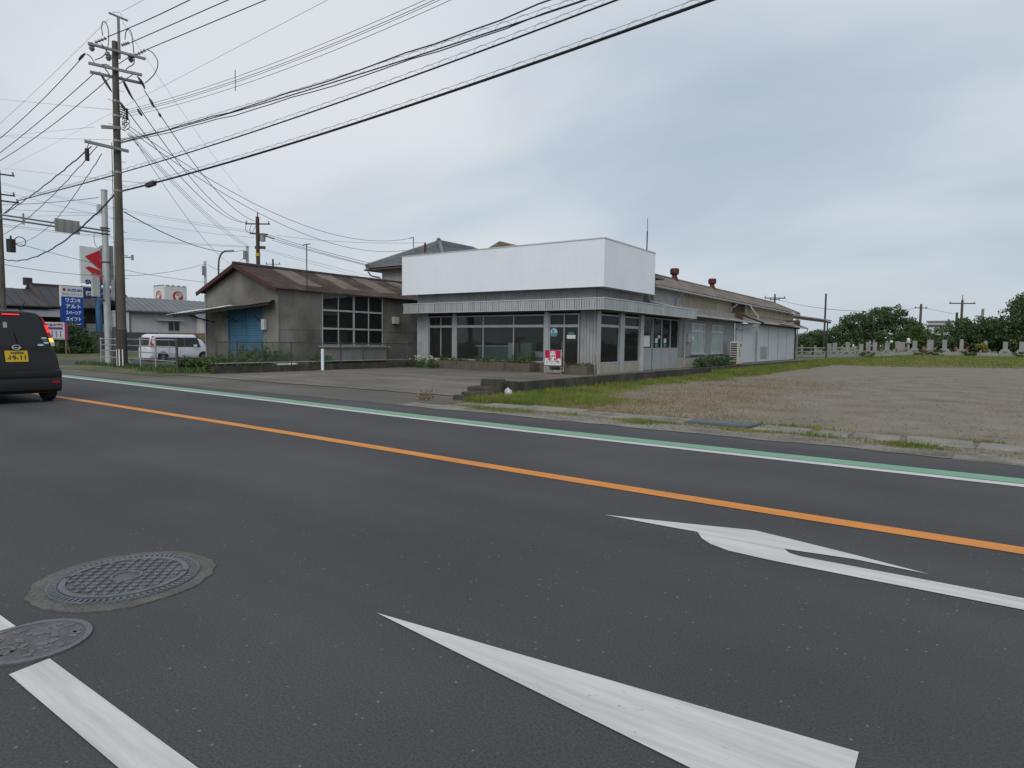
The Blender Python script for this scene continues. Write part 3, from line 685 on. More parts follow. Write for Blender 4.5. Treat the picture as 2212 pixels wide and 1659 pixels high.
m = MB(); m.box(-15.72,-15.15,22.9,23.3,0.05,1.2); m.build('cabinet_body', M_frost, t); m = MB(); m.box(-15.7,-15.17,22.885,22.898,0.1,1.17); m.build('cabinet_door', M_frost, t)
t = thing('cabinet', 'low white cabinet near the shop door behind the glass', 'cabinet', (-14.6,23.6,0.05))
m = MB(); m.box(-14.9,-14.3,22.8,23.2,0.05,0.85); m.build('cabinet_body', M_cab, t); m = MB(); m.box(-14.88,-14.32,22.785,22.798,0.1,0.62); m.build('drawer_front', M_frost, t)

# for-sale board
M_pink = mat('crimson_sign_print', (0.42,0.008,0.075), 0.5, var=0.05); M_bluep = mat('navy_sign_print', (0.03,0.04,0.12), 0.5, var=0.05); M_wood = mat('weathered_wood', (0.30,0.27,0.21), 0.85, var=0.2, scale=5, streak=0.3); M_grnp = mat('green_grey_print', (0.25,0.36,0.35), 0.6, var=0.05); M_letter = mat('white_lettering', (0.72,0.72,0.72), 0.6, var=0.02); M_inkg = mat('greenish_black_print', (0.025,0.05,0.05), 0.6, var=0)
BX, BY = -13.05, 21.25
t = thing('sale_board', 'crimson and white for sale A-board standing in front of the shop door', 'sign', (BX,BY,0.02))
m = MB(); m.box(BX-0.37,BX+0.37,BY-0.012,BY+0.012,0.36,0.95); bd = m.build('board', M_letter, t)
m = MB(); m.box(BX-0.36,BX+0.36,BY-0.016,BY-0.0125,0.555,0.945); m.build('crimson_field', M_pink, bd)
for a, b, z in ((-0.35,-0.235,0.635),(-0.06,0.055,0.615),(0.20,0.345,0.62)):
    m = MB(); m.box(BX+a,BX+b,BY-0.019,BY-0.0165,0.553,z); m.build('house_shape', M_letter, bd)
for a in (-0.22,-0.13,0.11):
    m = MB(); m.box(BX+a,BX+a+0.05,BY-0.019,BY-0.0165,0.585,0.61); m.build('house_shape', M_letter, bd)
m = MB(); m.prism([(-0.08,0),(0.075,0),(0,0.06)], (BX,BY-0.0165,0.6152), (1,0,0), (0,0,1), (0,-0.0025,0)); m.build('house_roof_shape', M_letter, bd)

lettering('売', 0.30, (BX-0.01,BY-0.0195,0.775), (1,0,0), (0,0,1), M_letter, bd, bold=0.006)
lettering('ネクスト不動産', 0.085, (BX+0.06,BY-0.0145,0.50), (1,0,0), (0,0,1), M_inkg, bd, width=0.52, bold=0.003)
m = MB()
for i in range(3):
    for j in range(2): m.box(BX-0.31+j*0.045,BX-0.275+j*0.045,BY-0.0145,BY-0.0125,0.405+i*0.045,0.435+i*0.045)
for i in range(12):
    if i not in (4, 8): m.box(BX-0.16+i*0.04,BX-0.135+i*0.04,BY-0.0145,BY-0.0125,0.405,0.44)
stuff(m.build('small_print', M_grnp, bd))
m = MB(); m.box(BX-0.36,BX+0.36,BY-0.01,BY+0.01,0.325,0.358); m.build('lower_edge', M_bluep, bd)
for sx in (-1, 1):
    m = MB(); m.bar((BX+sx*0.35,BY+0.028,0.02),(BX+sx*0.35,BY+0.028,0.97),0.035,0.03,(0,1,0)); m.build('leg', M_wood, t)
    m = MB(); m.bar((BX+sx*0.33,BY+0.55,0.02),(BX+sx*0.34,BY+0.05,0.93),0.03,0.03,(0,1,0)); m.build('rear_leg', M_wood, t)
m = MB(); m.bar((BX-0.33,BY+0.02,0.1),(BX+0.33,BY+0.02,0.1),0.03,0.05); m.build('crossbar', M_wood, t)
m = MB(); m.bar((BX-0.33,BY+0.4,0.28),(BX+0.33,BY+0.4,0.28),0.03,0.04); m.build('crossbar', M_wood, t)

# planters of low brown blocks
def planter(x0, x1, y0, y1, h, label):
    t = thing('planter', label, 'planter', ((x0+x1)/2,y0,0.02), 'planters along the shop front'); n = max(2, int((x1-x0)/0.42)); w_ = (x1-x0)/n
    me = MB().box(0.006,w_-0.006,y0,y0+0.1,0.02,0.02+h).mesh('block', M_brick)
    for i in range(n):
        o = link('block', me, t); o.location = (x0+i*w_, random.uniform(-0.012,0.012), random.uniform(-0.008,0.008))
    m = MB(); m.box(x0,x0+0.1,y0+0.115,y1,0.02,0.02+h); m.build('end_wall', M_brick, t); m = MB(); m.box(x1-0.1,x1,y0+0.115,y1,0.02,0.02+h); m.build('end_wall', M_brick, t)
    m = MB(); m.box(x0+0.1,x1-0.1,y0+0.115,y1,0.02,h-0.04); m.build('soil', M_ground, t)
planter(-20.1, -14.45, 21.75, 22.44, 0.36, 'long low planter of brown blocks under the big shop windows')
planter(-12.75, -11.75, 21.6, 22.2, 0.34, 'short brown block planter at the corner of the shop')
m = MB(); m.bar((-11.55,22.15,0.02),(-11.75,22.3,0.95),0.07,0.05); one(m, 'plank', M_wood, 'grey plank leaning on the corner window of the shop', 'plank')
# outdoor air conditioner
M_ac = mat('beige_white_enamel', (0.52,0.50,0.46), 0.5, var=0.06, streak=0.1)
t = thing('air_conditioner', 'tall beige outdoor air conditioner unit beside the white siding', 'air conditioner', (-11.1,38.9,0.02))
m = MB(); m.box(-11.4,-10.98,38.75,39.75,0.1,1.42); ab = m.build('casing', M_ac, t)
m = MB()
for i in range(9): m.box(-11.37,-11.01,38.735,38.749,0.16+i*0.135,0.24+i*0.135)
m.build('grille', M_dark, ab)
m = MB(); m.box(-10.979,-10.97,39.2,39.28,0.5,1.05); m.box(-10.979,-10.97,39.32,39.5,1.1,1.3); m.build('side_vent', M_dark, ab)
for y in (38.8, 39.6):
    m = MB(); m.box(-11.38,-11.0,y,y+0.1,0.02,0.1); m.build('foot', M_conc, t)
# low wall along the lot and rubble at its end
t = thing('low_wall', 'low dark concrete wall dividing the forecourt from the grassy lot', 'wall', (-8.55,12.2,0))
m = MB(); pts = [(12.15,0.31),(16.0,0.31),(16.03,0.305),(22.0,0.305),(22.03,0.30),(30,0.30),(46,0.26)]
for (y0, z0), (y1, z1) in zip(pts, pts[1:]):
    if y1-y0 < 0.1: continue
    m = MB(); m.add([(-8.62,y0+0.01,-0.1),(-8.47,y0+0.01,-0.1),(-8.47,y1-0.01,-0.1),(-8.62,y1-0.01,-0.1),(-8.62,y0+0.01,z0),(-8.47,y0+0.01,z0),(-8.47,y1-0.01,z1),(-8.62,y1-0.01,z1)],[(3,2,1,0),(4,5,6,7),(0,1,5,4),(1,2,6,5),(2,3,7,6),(3,0,4,7)])
    m.build('wall_block', M_darkconc, t)
m = MB(); m.box(-8.7,-8.42,12.0,12.13,-0.05,0.34); m.build('end_block', M_darkconc, t)
def rock(m, cx, cy, cz, a, b, h, ang, seed, tilt=0.0):
    rnd = random.Random(seed); ca, sa = math.cos(ang), math.sin(ang); o = len(m.v)
    vs = []
    for z, k in ((0,1.0),(0.8,0.98),(1,0.86)):
        for sx, sy in ((-1,-1),(1,-1),(1,1),(-1,1)):
            x = sx*a*k*(1+rnd.uniform(-.12,.12)); y = sy*b*k*(1+rnd.uniform(-.12,.12)); zz_ = h*z*(1+rnd.uniform(-.06,.06))+tilt*x
            vs.append((cx+ca*x-sa*y, cy+sa*x+ca*y, cz+zz_))
    m.add(vs, [(3,2,1,0)]+[(k*4+i,k*4+(i+1)%4,k*4+4+(i+1)%4,k*4+4+i) for k in (0,1) for i in range(4)]+[(8,9,10,11)])
for nm, lab, cat, a_ in [
    ('gate_stump', 'stubby dark concrete gate stump at the end of the low wall', 'stump', (-8.55,11.55,0,0.16,0.14,0.42,0.2,1)),
    ('concrete_lump', 'squarish broken concrete lump behind the gate stump on the forecourt', 'rubble', (-9.55,12.55,0.13,0.17,0.14,0.2,0.4,2)),
    ('concrete_slab', 'flat broken concrete slab carrying the squarish lump', 'rubble', (-9.5,12.3,0.0,0.42,0.22,0.15,-0.3,3)),
    ('kerb_fragment', 'long dark kerb fragment lying at the foot of the gate stump', 'rubble', (-8.75,11.05,0.0,0.32,0.1,0.14,0.9,4)),
    ('kerb_fragment', 'small tilted kerb fragment in the broken asphalt edge', 'rubble', (-8.75,10.45,-0.02,0.12,0.08,0.13,0.5,5))]:
    m = MB(); rock(m, *a_); one(m, nm, M_darkconc, lab, cat)
# white plastic bag
m = MB(); n_ = 14; rnd = random.Random(8)
def bagf(u, v):
    a = u*2*math.pi; t_ = v; r = 0.10*math.sin(math.pi*min(1,0.12+t_*0.88))**0.7*(1+0.28*noise.noise(Vector((math.cos(a)*1.7,math.sin(a)*1.7,t_*3))))
    return (-8.25+r*math.cos(a), 11.55+r*math.sin(a)*0.8, 0.01+0.22*t_+0.03*noise.noise(Vector((a,t_*4,2))))
m.grid(bagf, 18, 10); M_bag = mat('white_plastic_film', (0.45,0.45,0.48), 0.4, var=0.25, scale=14)
one(m, 'plastic_bag', M_bag, 'crumpled white plastic bag lying by the gate stump', 'bag', smooth=True)
m = MB(); m.cyl((-21.05,16.6,0.0),(-21.05,16.6,0.86),0.06,n=14); m.cyl((-21.05,16.6,0.86),(-21.05,16.6,0.88),0.055,0.03,n=14); one(m, 'white_post', M_signw, 'short white post standing before the chain link fence', 'post', smooth=True)
# ================================================================ GREY WAREHOUSE
M_wh = mat('grey_slate_sheet', (0.215,0.211,0.194), 0.92, var=0.2, scale=0.6, c2=(0.082,0.08,0.07), c2at=0.55, c2w=0.14, streak=0.08, fine=0.12, bscale=30)
M_whroof = mat('brown_corrugated_roof', (0.058,0.044,0.038), 0.92, var=0.35, scale=1.5, c2=(0.11,0.09,0.078), c2at=0.62, c2w=0.06, fine=0.2, bscale=30)
M_whroof2 = mat('faded_roof_sheet', (0.155,0.13,0.112), 0.92, var=0.22, scale=1.3, c2=(0.09,0.06,0.05), c2at=0.63, c2w=0.05, fine=0.2, bscale=30)
M_verge = mat('red_brown_verge', (0.075,0.028,0.024), 0.8, var=0.25, scale=4)
M_blue = mat('blue_shutter_paint', (0.06,0.165,0.27), 0.6, 0.0, var=0.1, streak=0.2)
M_tin = mat('pale_tin_sheet', (0.70,0.70,0.68), 0.6, 0.0, var=0.15, streak=0.2)
M_winframe = mat('white_window_frame', (0.38,0.40,0.405), 0.6, var=0.12, streak=0.2)
M_wglass = glass('warehouse_glass', (0.32,0.36,0.36), 0.8)
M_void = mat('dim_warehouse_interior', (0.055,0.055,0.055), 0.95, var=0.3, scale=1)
WX, WX0, WY, WYE = -24.0, -29.65, 16.62, 30.5
AX, AZ, EZw = -26.82, 4.48, 3.42
wh = thing('warehouse', 'old grey corrugated warehouse with brown roof and blue shutter', 'warehouse', (-26.8,16.6,0))
def gable_h(x): return EZw+(AZ-EZw)*(1-abs(x-AX)/(WX-AX)) if x > AX else EZw+(AZ-EZw)*(1-abs(x-AX)/(AX-WX0))
P_ = 0.13
def strip(x0, x1, zb, zt, y, nm='wall_sheet', d=0.0):
    m = MB(); n = max(4, int((x1-x0)/P_*4)); vs = []
    for i in range(n+1):
        x = x0+(x1-x0)*i/n; dd = 0.006*math.sin(2*math.pi*(x-WX0)/P_)
        z1 = min(zt, gable_h(x)-0.02) if zt > 3 else zt
        vs += [(x, y-dd-d, zb), (x, y-dd-d, z1)]
    m.add(vs, [(2*i, 2*i+2, 2*i+3, 2*i+1) for i in range(n)]); m.build(nm, M_wh, wh, True)
SH0, SH1, SHZ = -27.78, -25.12, 2.62
xs_ = frange(WX0, WX, 7)
for a, b in zip(xs_, xs_[1:]):
    strip(a, b, SHZ, 9, WY, d=0.012)
for a, b in ((WX0,-28.7),(-28.7,SH0)):
    strip(a, b, 1.66, SHZ+0.05, WY, d=0.004); strip(a, b, 0.05, 1.70, WY)
strip(SH1, WX, 1.66, SHZ+0.05, WY, d=0.004); strip(SH1, WX, 0.05, 1.70, WY)
def sstrip(y0, y1, zb, zt, d=0.0):
    m = MB(); n = max(4, int((y1-y0)/P_*4)); vs = []
    for i in range(n+1):
        y = y0+(y1-y0)*i/n; dd = 0.006*math.sin(2*math.pi*y/P_); vs += [(WX+dd+d, y, zb), (WX+dd+d, y, zt)]
    m.add(vs, [(2*i, 2*i+2, 2*i+3, 2*i+1) for i in range(n)]); m.build('wall_sheet', M_wh, wh, True)
W0, W1 = 18.9, 22.62
for a, b in ((WY,17.55),(17.55,18.25),(18.25,W0)): sstrip(a, b, 1.66, 3.45, 0.012); sstrip(a, b, 0.05, 1.70)
for a, b in ((W1,24.4),(24.4,26.4),(26.4,28.4),(28.4,WYE)): sstrip(a, b, 1.66, 3.45, 0.012); sstrip(a, b, 0.05, 1.70)
sstrip(W0, W1, 0.05, 0.95); 
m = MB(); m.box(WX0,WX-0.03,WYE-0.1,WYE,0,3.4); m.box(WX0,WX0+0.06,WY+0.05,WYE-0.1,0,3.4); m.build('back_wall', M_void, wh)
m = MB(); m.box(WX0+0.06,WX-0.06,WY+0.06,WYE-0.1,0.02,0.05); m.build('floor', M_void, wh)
m = MB(); m.box(WX0+0.02,WX-0.0,WY+0.03,WY+0.2,-0.05,0.05); m.box(WX-0.16,WX+0.06,WY+0.21,WYE,-0.05,0.05); m.build('footing', M_darkconc, wh)
m = MB(); m.box(WX0-0.03,WX0+0.05,WY-0.06,WY+0.03,0,3.3); m.build('corner_trim', M_steel, wh)
m = MB(); m.box(WX-0.03,WX+0.045,WY-0.045,WY+0.02,0.05,3.44); m.build('corner_trim', M_wh, wh)
# big window: three rows of four panes, each pane set in the frame
fr = MB(); rows = [(0.98,1.02),(1.72,1.80),(2.56,2.64),(3.35,3.40)]
for a, b in rows: fr.box(WX-0.02, WX+0.05, W0, W1, a, b)
cols_ = [(W0,W0+0.04),(19.81,19.85),(20.71,20.80),(21.67,21.71),(W1-0.04,W1)]
for a, b in cols_:
    for (q0, q1), (q2, q3) in zip(rows, rows[1:]): fr.box(WX-0.015, WX+0.042, a, b, q1, q2)
win = fr.build('window', M_winframe, wh)
for (a0, a1), (b0, b1) in zip(cols_, cols_[1:]):
    for (q0, q1), (q2, q3) in zip(rows, rows[1:]):
        g = MB(); g.box(WX+0.005, WX+0.011, a1+0.004, b0-0.004, q1+0.004, q2-0.004); g.build('pane', M_wglass, win)
m = MB(); m.box(WX+0.02, WX+0.42, W0-0.2, W1+0.2, 0.90, 0.965); m.build('window_shelf', M_winframe, wh)
m = MB(); m.box(WX+0.03, WX+0.3, W0-0.02, W1+0.02, 0.25, 0.895); m.build('shelf_front', M_greywall, wh)
m = MB(); m.box(WX+0.03, WX+0.2, 23.25, 23.6, 2.1, 2.45); m.build('vent_box', M_trim, wh)
# blue roller shutter slat by slat, in two leaves
mid = (SH0+SH1)/2
for a, b in ((SH0+0.03, mid-0.02), (mid+0.02, SH1-0.03)):
    me = MB().add([(a,0,0),(b,0,0),(b,-0.022,0.035),(a,-0.022,0.035),(a,0,0.078),(b,0,0.078)],[(0,1,2,3),(3,2,5,4)]).mesh('shutter_slat', M_blue)
    for k in range(33):
        o = link('shutter_slat', me, wh); o.location = (0, WY+0.05, 0.05+k*0.078)
m = MB(); m.box(mid-0.02, mid+0.02, WY, WY+0.06, 0.03, SHZ); m.box(SH0-0.05, SH0+0.03, WY-0.03, WY+0.07, 0.03, SHZ); m.box(SH1-0.03, SH1+0.05, WY-0.03, WY+0.07, 0.03, SHZ); m.build('shutter_rail', M_blue, wh)
m = MB(); m.box(SH1+0.12, SH1+0.36, WY-0.16, WY-0.03, 1.65, 2.1); m.build('meter_box', M_trim, wh)
# roof sheets in courses; some faded
def wroof(y0, y1, xa, za, xb, zb, mm, par, d=0.0, nm='roof_sheet'):
    m = MB(); n = int((y1-y0)/P_*4); up = Vector((zb-za,0,xa-xb)).normalized(); up = up if up.z > 0 else -up; vs = []
    for i in range(n+1):
        y = y0+(y1-y0)*i/n; k = 0.022*math.sin(2*math.pi*y/P_)+d
        for t_ in (0, 1): vs.append(Vector((xa+(xb-xa)*t_, y, za+(zb-za)*t_))+up*k)
    m.add(vs, [(2*i+1, 2*i+3, 2*i+2, 2*i) for i in range(n)]); return m.build(nm, mm, par, True)
sl = (AZ-EZw)/(WX-AX); ox = 0.32
ex, ez = WX+ox, EZw-sl*ox+0.08
ys_ = [WY-0.28,18.2,19.3,20.6,21.7,23.0,24.1,25.4,26.4,27.6,28.6,29.6,WYE+0.2]
for i, (a, b) in enumerate(zip(ys_, ys_[1:])):
    light = i % 2 == 1
    split = 0.72 if light else None
    if light:
        xm = AX+(ex-AX)*0.78; zm = AZ+0.08+(ez-AZ-0.08)*0.78
        wroof(a, b, xm-0.06, zm+0.022, AX, AZ+0.08, M_whroof2, wh, 0.008); wroof(a, b, ex, ez, xm, zm, M_whroof, wh)
    else: wroof(a, b, ex, ez, AX, AZ+0.08, M_whroof, wh, 0.004)
wl = WX0-0.32; wroof(WY-0.28, WYE+0.2, wl, ez, AX, AZ+0.08, M_whroof, wh)
m = MB(); m.tube([(AX,WY-0.32,AZ+0.12),(AX,22,AZ+0.10),(AX,WYE+0.2,AZ+0.11)],0.09,8); m.build('ridge_cap', M_whroof, wh, True)
for xe in (ex, wl):
    m = MB(); m.bar((xe,WY-0.30,ez-0.05),(AX,WY-0.30,AZ+0.03),0.05,0.17); m.build('bargeboard', M_verge, wh)
# awning over the shutter with a tin edge
m = MB(); 
def aw(u, v):
    bk = Vector((-29.65,WY-0.03,2.70)).lerp(Vector((-24.2,WY-0.03,2.94)), u); ft = Vector((-29.7,WY-1.75,2.27)).lerp(Vector((-23.9,WY-0.5,2.80)), u)
    p = bk.lerp(ft, v); return (p.x, p.y, p.z+0.02*noise.noise(Vector((p.x*1.3,p.y*1.3,0)))+0.012*math.sin(p.x*2*math.pi/0.13))
m.grid(aw, 170, 8); aw_ = m.build('awning', M_whroof2, wh, True)
m = MB(); m.grid(lambda u, v: (lambda p: (p[0]-0.25,p[1]-0.02,p[2]+0.022))(aw(0.62*u, 0.60+0.42*v)), 110, 5); m.build('tin_sheet', M_tin, aw_, True)
for x, l_, z_ in ((-28.9,1.45,2.32),(-27.0,1.05,2.48),(-25.2,0.7,2.64)):
    m = MB(); m.bar((x,WY-0.04,2.0),(x,WY-l_,z_),0.04,0.05); m.build('bracket', M_darksteel, aw_)
m = MB(); m.bar((-29.6,WY-1.6,2.22),(-24.0,WY-0.42,2.74),0.05,0.09); m.build('purlin', M_darksteel, aw_)
m = MB(); m.cyl((-23.85,18.0,3.3),(-23.85,18.0,5.45),0.022,n=6); m.cyl((-24.1,18.0,5.42),(-23.6,18.0,5.42),0.018,n=6); one(m, 'service_mast', M_darksteel, 'thin rusty service mast rising from the brown warehouse roof', 'mast')

# ---- chain link fence along the yard
M_mesh = mat('green_grey_chain_link', (0.075,0.085,0.078), 0.6, 0.3, var=0.2)
M_fpost = mat('dull_fence_post', (0.075,0.072,0.066), 0.7, 0.3, var=0.25)
M_frail = mat('pale_green_rail', (0.30,0.34,0.31), 0.6, 0.2, var=0.2)
FX_ = -21.25
fe = thing('chain_link_fence', 'rusty chain link fence on a dark kerb beside the forecourt', 'fence', (FX_,12.2,0))
m = MB(); m.box(FX_-0.09, FX_+0.09, 12.1, 22.4, -0.05, 0.26); m.build('kerb', M_darkconc, fe)
posts = [12.25,13.05,14.0,15.3,16.45,17.7,18.9,20.3,21.9]
pm = MB().cyl((0,0,0.2),(0,0,1.16),0.024,n=7).mesh('post', M_fpost)
for y in posts:
    o = link('post', pm, fe); o.location = (FX_, y, 0)
    o.rotation_euler = (random.uniform(-.02,.02), random.uniform(-.02,.02), 0)
m = MB(); m.cyl((FX_,12.2,1.13),(FX_,22,1.1),0.017,n=6); m.build('top_rail', M_fpost, fe)
m = MB(); m.cyl((FX_,12.2,0.37),(FX_,22,0.37),0.02,n=6); m.build('bottom_rail', M_frail, fe)
for a, b in zip(posts, posts[1:]):
    m = MB(); h_ = 0.74; st = 0.075; k = a-h_
    while k < b:
        for sgn in (1, -1):
            p = []
            y0, z0, y1, z1 = (k, 0.37, k+h_, 1.11) if sgn > 0 else (k+h_, 0.37, k, 1.11)
            def cl(y, z, yy, zz_, lim_lo, lim_hi): return None
            q0, q1 = 0.0, 1.0
            dy = y1-y0
            for lim, s in ((a, 1), (b, -1)):
                ta = (lim-y0)/dy
                if (dy > 0) == (s > 0): q0 = max(q0, ta)
                else: q1 = min(q1, ta)
            if q1-q0 > 0.02:
                A_ = Vector((FX_+0.004*sgn, y0+dy*q0, z0+(z1-z0)*q0)); B_ = Vector((FX_+0.004*sgn, y0+dy*q1, z0+(z1-z0)*q1))
                m.cyl(A_, B_, 0.0045, n=3, cap=False)
        k += st
    stuff(m.build('wire_mesh', M_mesh, fe))
# pipe guard fence between the big pole and the yard
gf = thing('pipe_fence', 'grey four rail pipe fence beside the utility pole', 'fence', (-26,11.8,0))
for z in (1.17,0.92,0.68,0.40):
    m = MB(); m.cyl((-22.95,11.75,z),(-30.5,12.35,z),0.022,n=7); m.build('rail', M_steel, gf)
for x, y in ((-22.95,11.75),(-24.8,11.9),(-26.2,12.0),(-28.2,12.17),(-30.5,12.35)):
    m = MB(); m.cyl((x,y,-0.05),(x,y,1.24),0.045 if x > -23 else 0.03,n=9); m.build('post', M_steel if x < -23 else M_fpost, gf)
# ---- measured overhead lines: kind, radius, start, end, sag
LOOPS = [[(-27.88, 11.69, 12.92), (-27.93, 11.68, 13.22), (-27.91, 11.71, 13.44), (-27.82, 11.78, 13.44), (-27.74, 11.82, 13.23), (-27.69, 11.82, 12.87), (-27.71, 11.77, 12.42), (-27.84, 11.65, 12.11), (-28.09, 11.47, 11.98)], [(-27.17, 12.18, 12.77), (-27.16, 12.21, 13.06), (-27.07, 12.28, 13.18), (-26.98, 12.34, 13.02), (-26.91, 12.35, 12.61), (-26.84, 12.35, 12.07), (-26.85, 12.33, 11.84), (-27.0, 12.21, 11.71), (-27.09, 12.15, 11.62)], [(-26.48, 12.64, 12.4), (-26.3, 12.76, 12.31), (-26.14, 12.85, 12.08), (-26.08, 12.87, 11.82), (-26.16, 12.79, 11.49), (-26.33, 12.65, 11.24), (-26.47, 12.54, 11.09)], [(-28.36, 11.29, 12.2), (-28.24, 11.37, 12.11), (-28.15, 11.43, 11.96), (-28.1, 11.45, 11.88)], [(-27.89, 11.59, 11.75), (-27.77, 11.68, 11.81), (-27.65, 11.76, 11.77), (-27.56, 11.82, 11.69)], [(-27.61, 11.96, 13.87), (-27.57, 11.98, 13.82), (-27.49, 12.04, 13.84), (-27.4, 12.11, 13.82), (-27.32, 12.15, 13.72), (-27.28, 12.16, 13.52)]]
INS = [[(-28.23, 11.55, 12.69), (-27.87, 11.82, 12.88)], [(-27.39, 12.14, 12.6), (-27.13, 12.33, 12.71)], [(-26.93, 12.43, 12.21), (-26.6, 12.68, 12.43)], [(-28.4, 11.41, 12.47), (-28.24, 11.53, 12.58)], [(-27.86, 11.76, 12.09), (-27.69, 11.89, 12.23)], [(-27.14, 12.27, 12.04), (-26.98, 12.39, 12.19)]]
THICK = [[(-27.55, 12.18, 11.47), (-27.35, 12.28, 11.02), (-27.13, 12.4, 10.57)], [(-28.26, 11.69, 11.64), (-28.04, 11.81, 11.25), (-27.83, 11.93, 10.87)], [(-27.03, 12.54, 11.48), (-26.88, 12.63, 11.25), (-26.77, 12.69, 10.99)], [(-26.97, 12.48, 10.21), (-26.87, 12.54, 10.03), (-26.81, 12.58, 9.94)], [(-26.62, 12.77, 10.63), (-26.52, 12.82, 10.45), (-26.44, 12.86, 10.27)], [(-26.28, 12.96, 10.06), (-26.2, 13.0, 9.89)], [(-27.55, 12.1, 10.47), (-27.43, 12.16, 10.26), (-27.37, 12.2, 10.15)], [(-28.75, 11.4, 12.36), (-28.86, 11.31, 12.22), (-28.95, 11.24, 12.09)]]
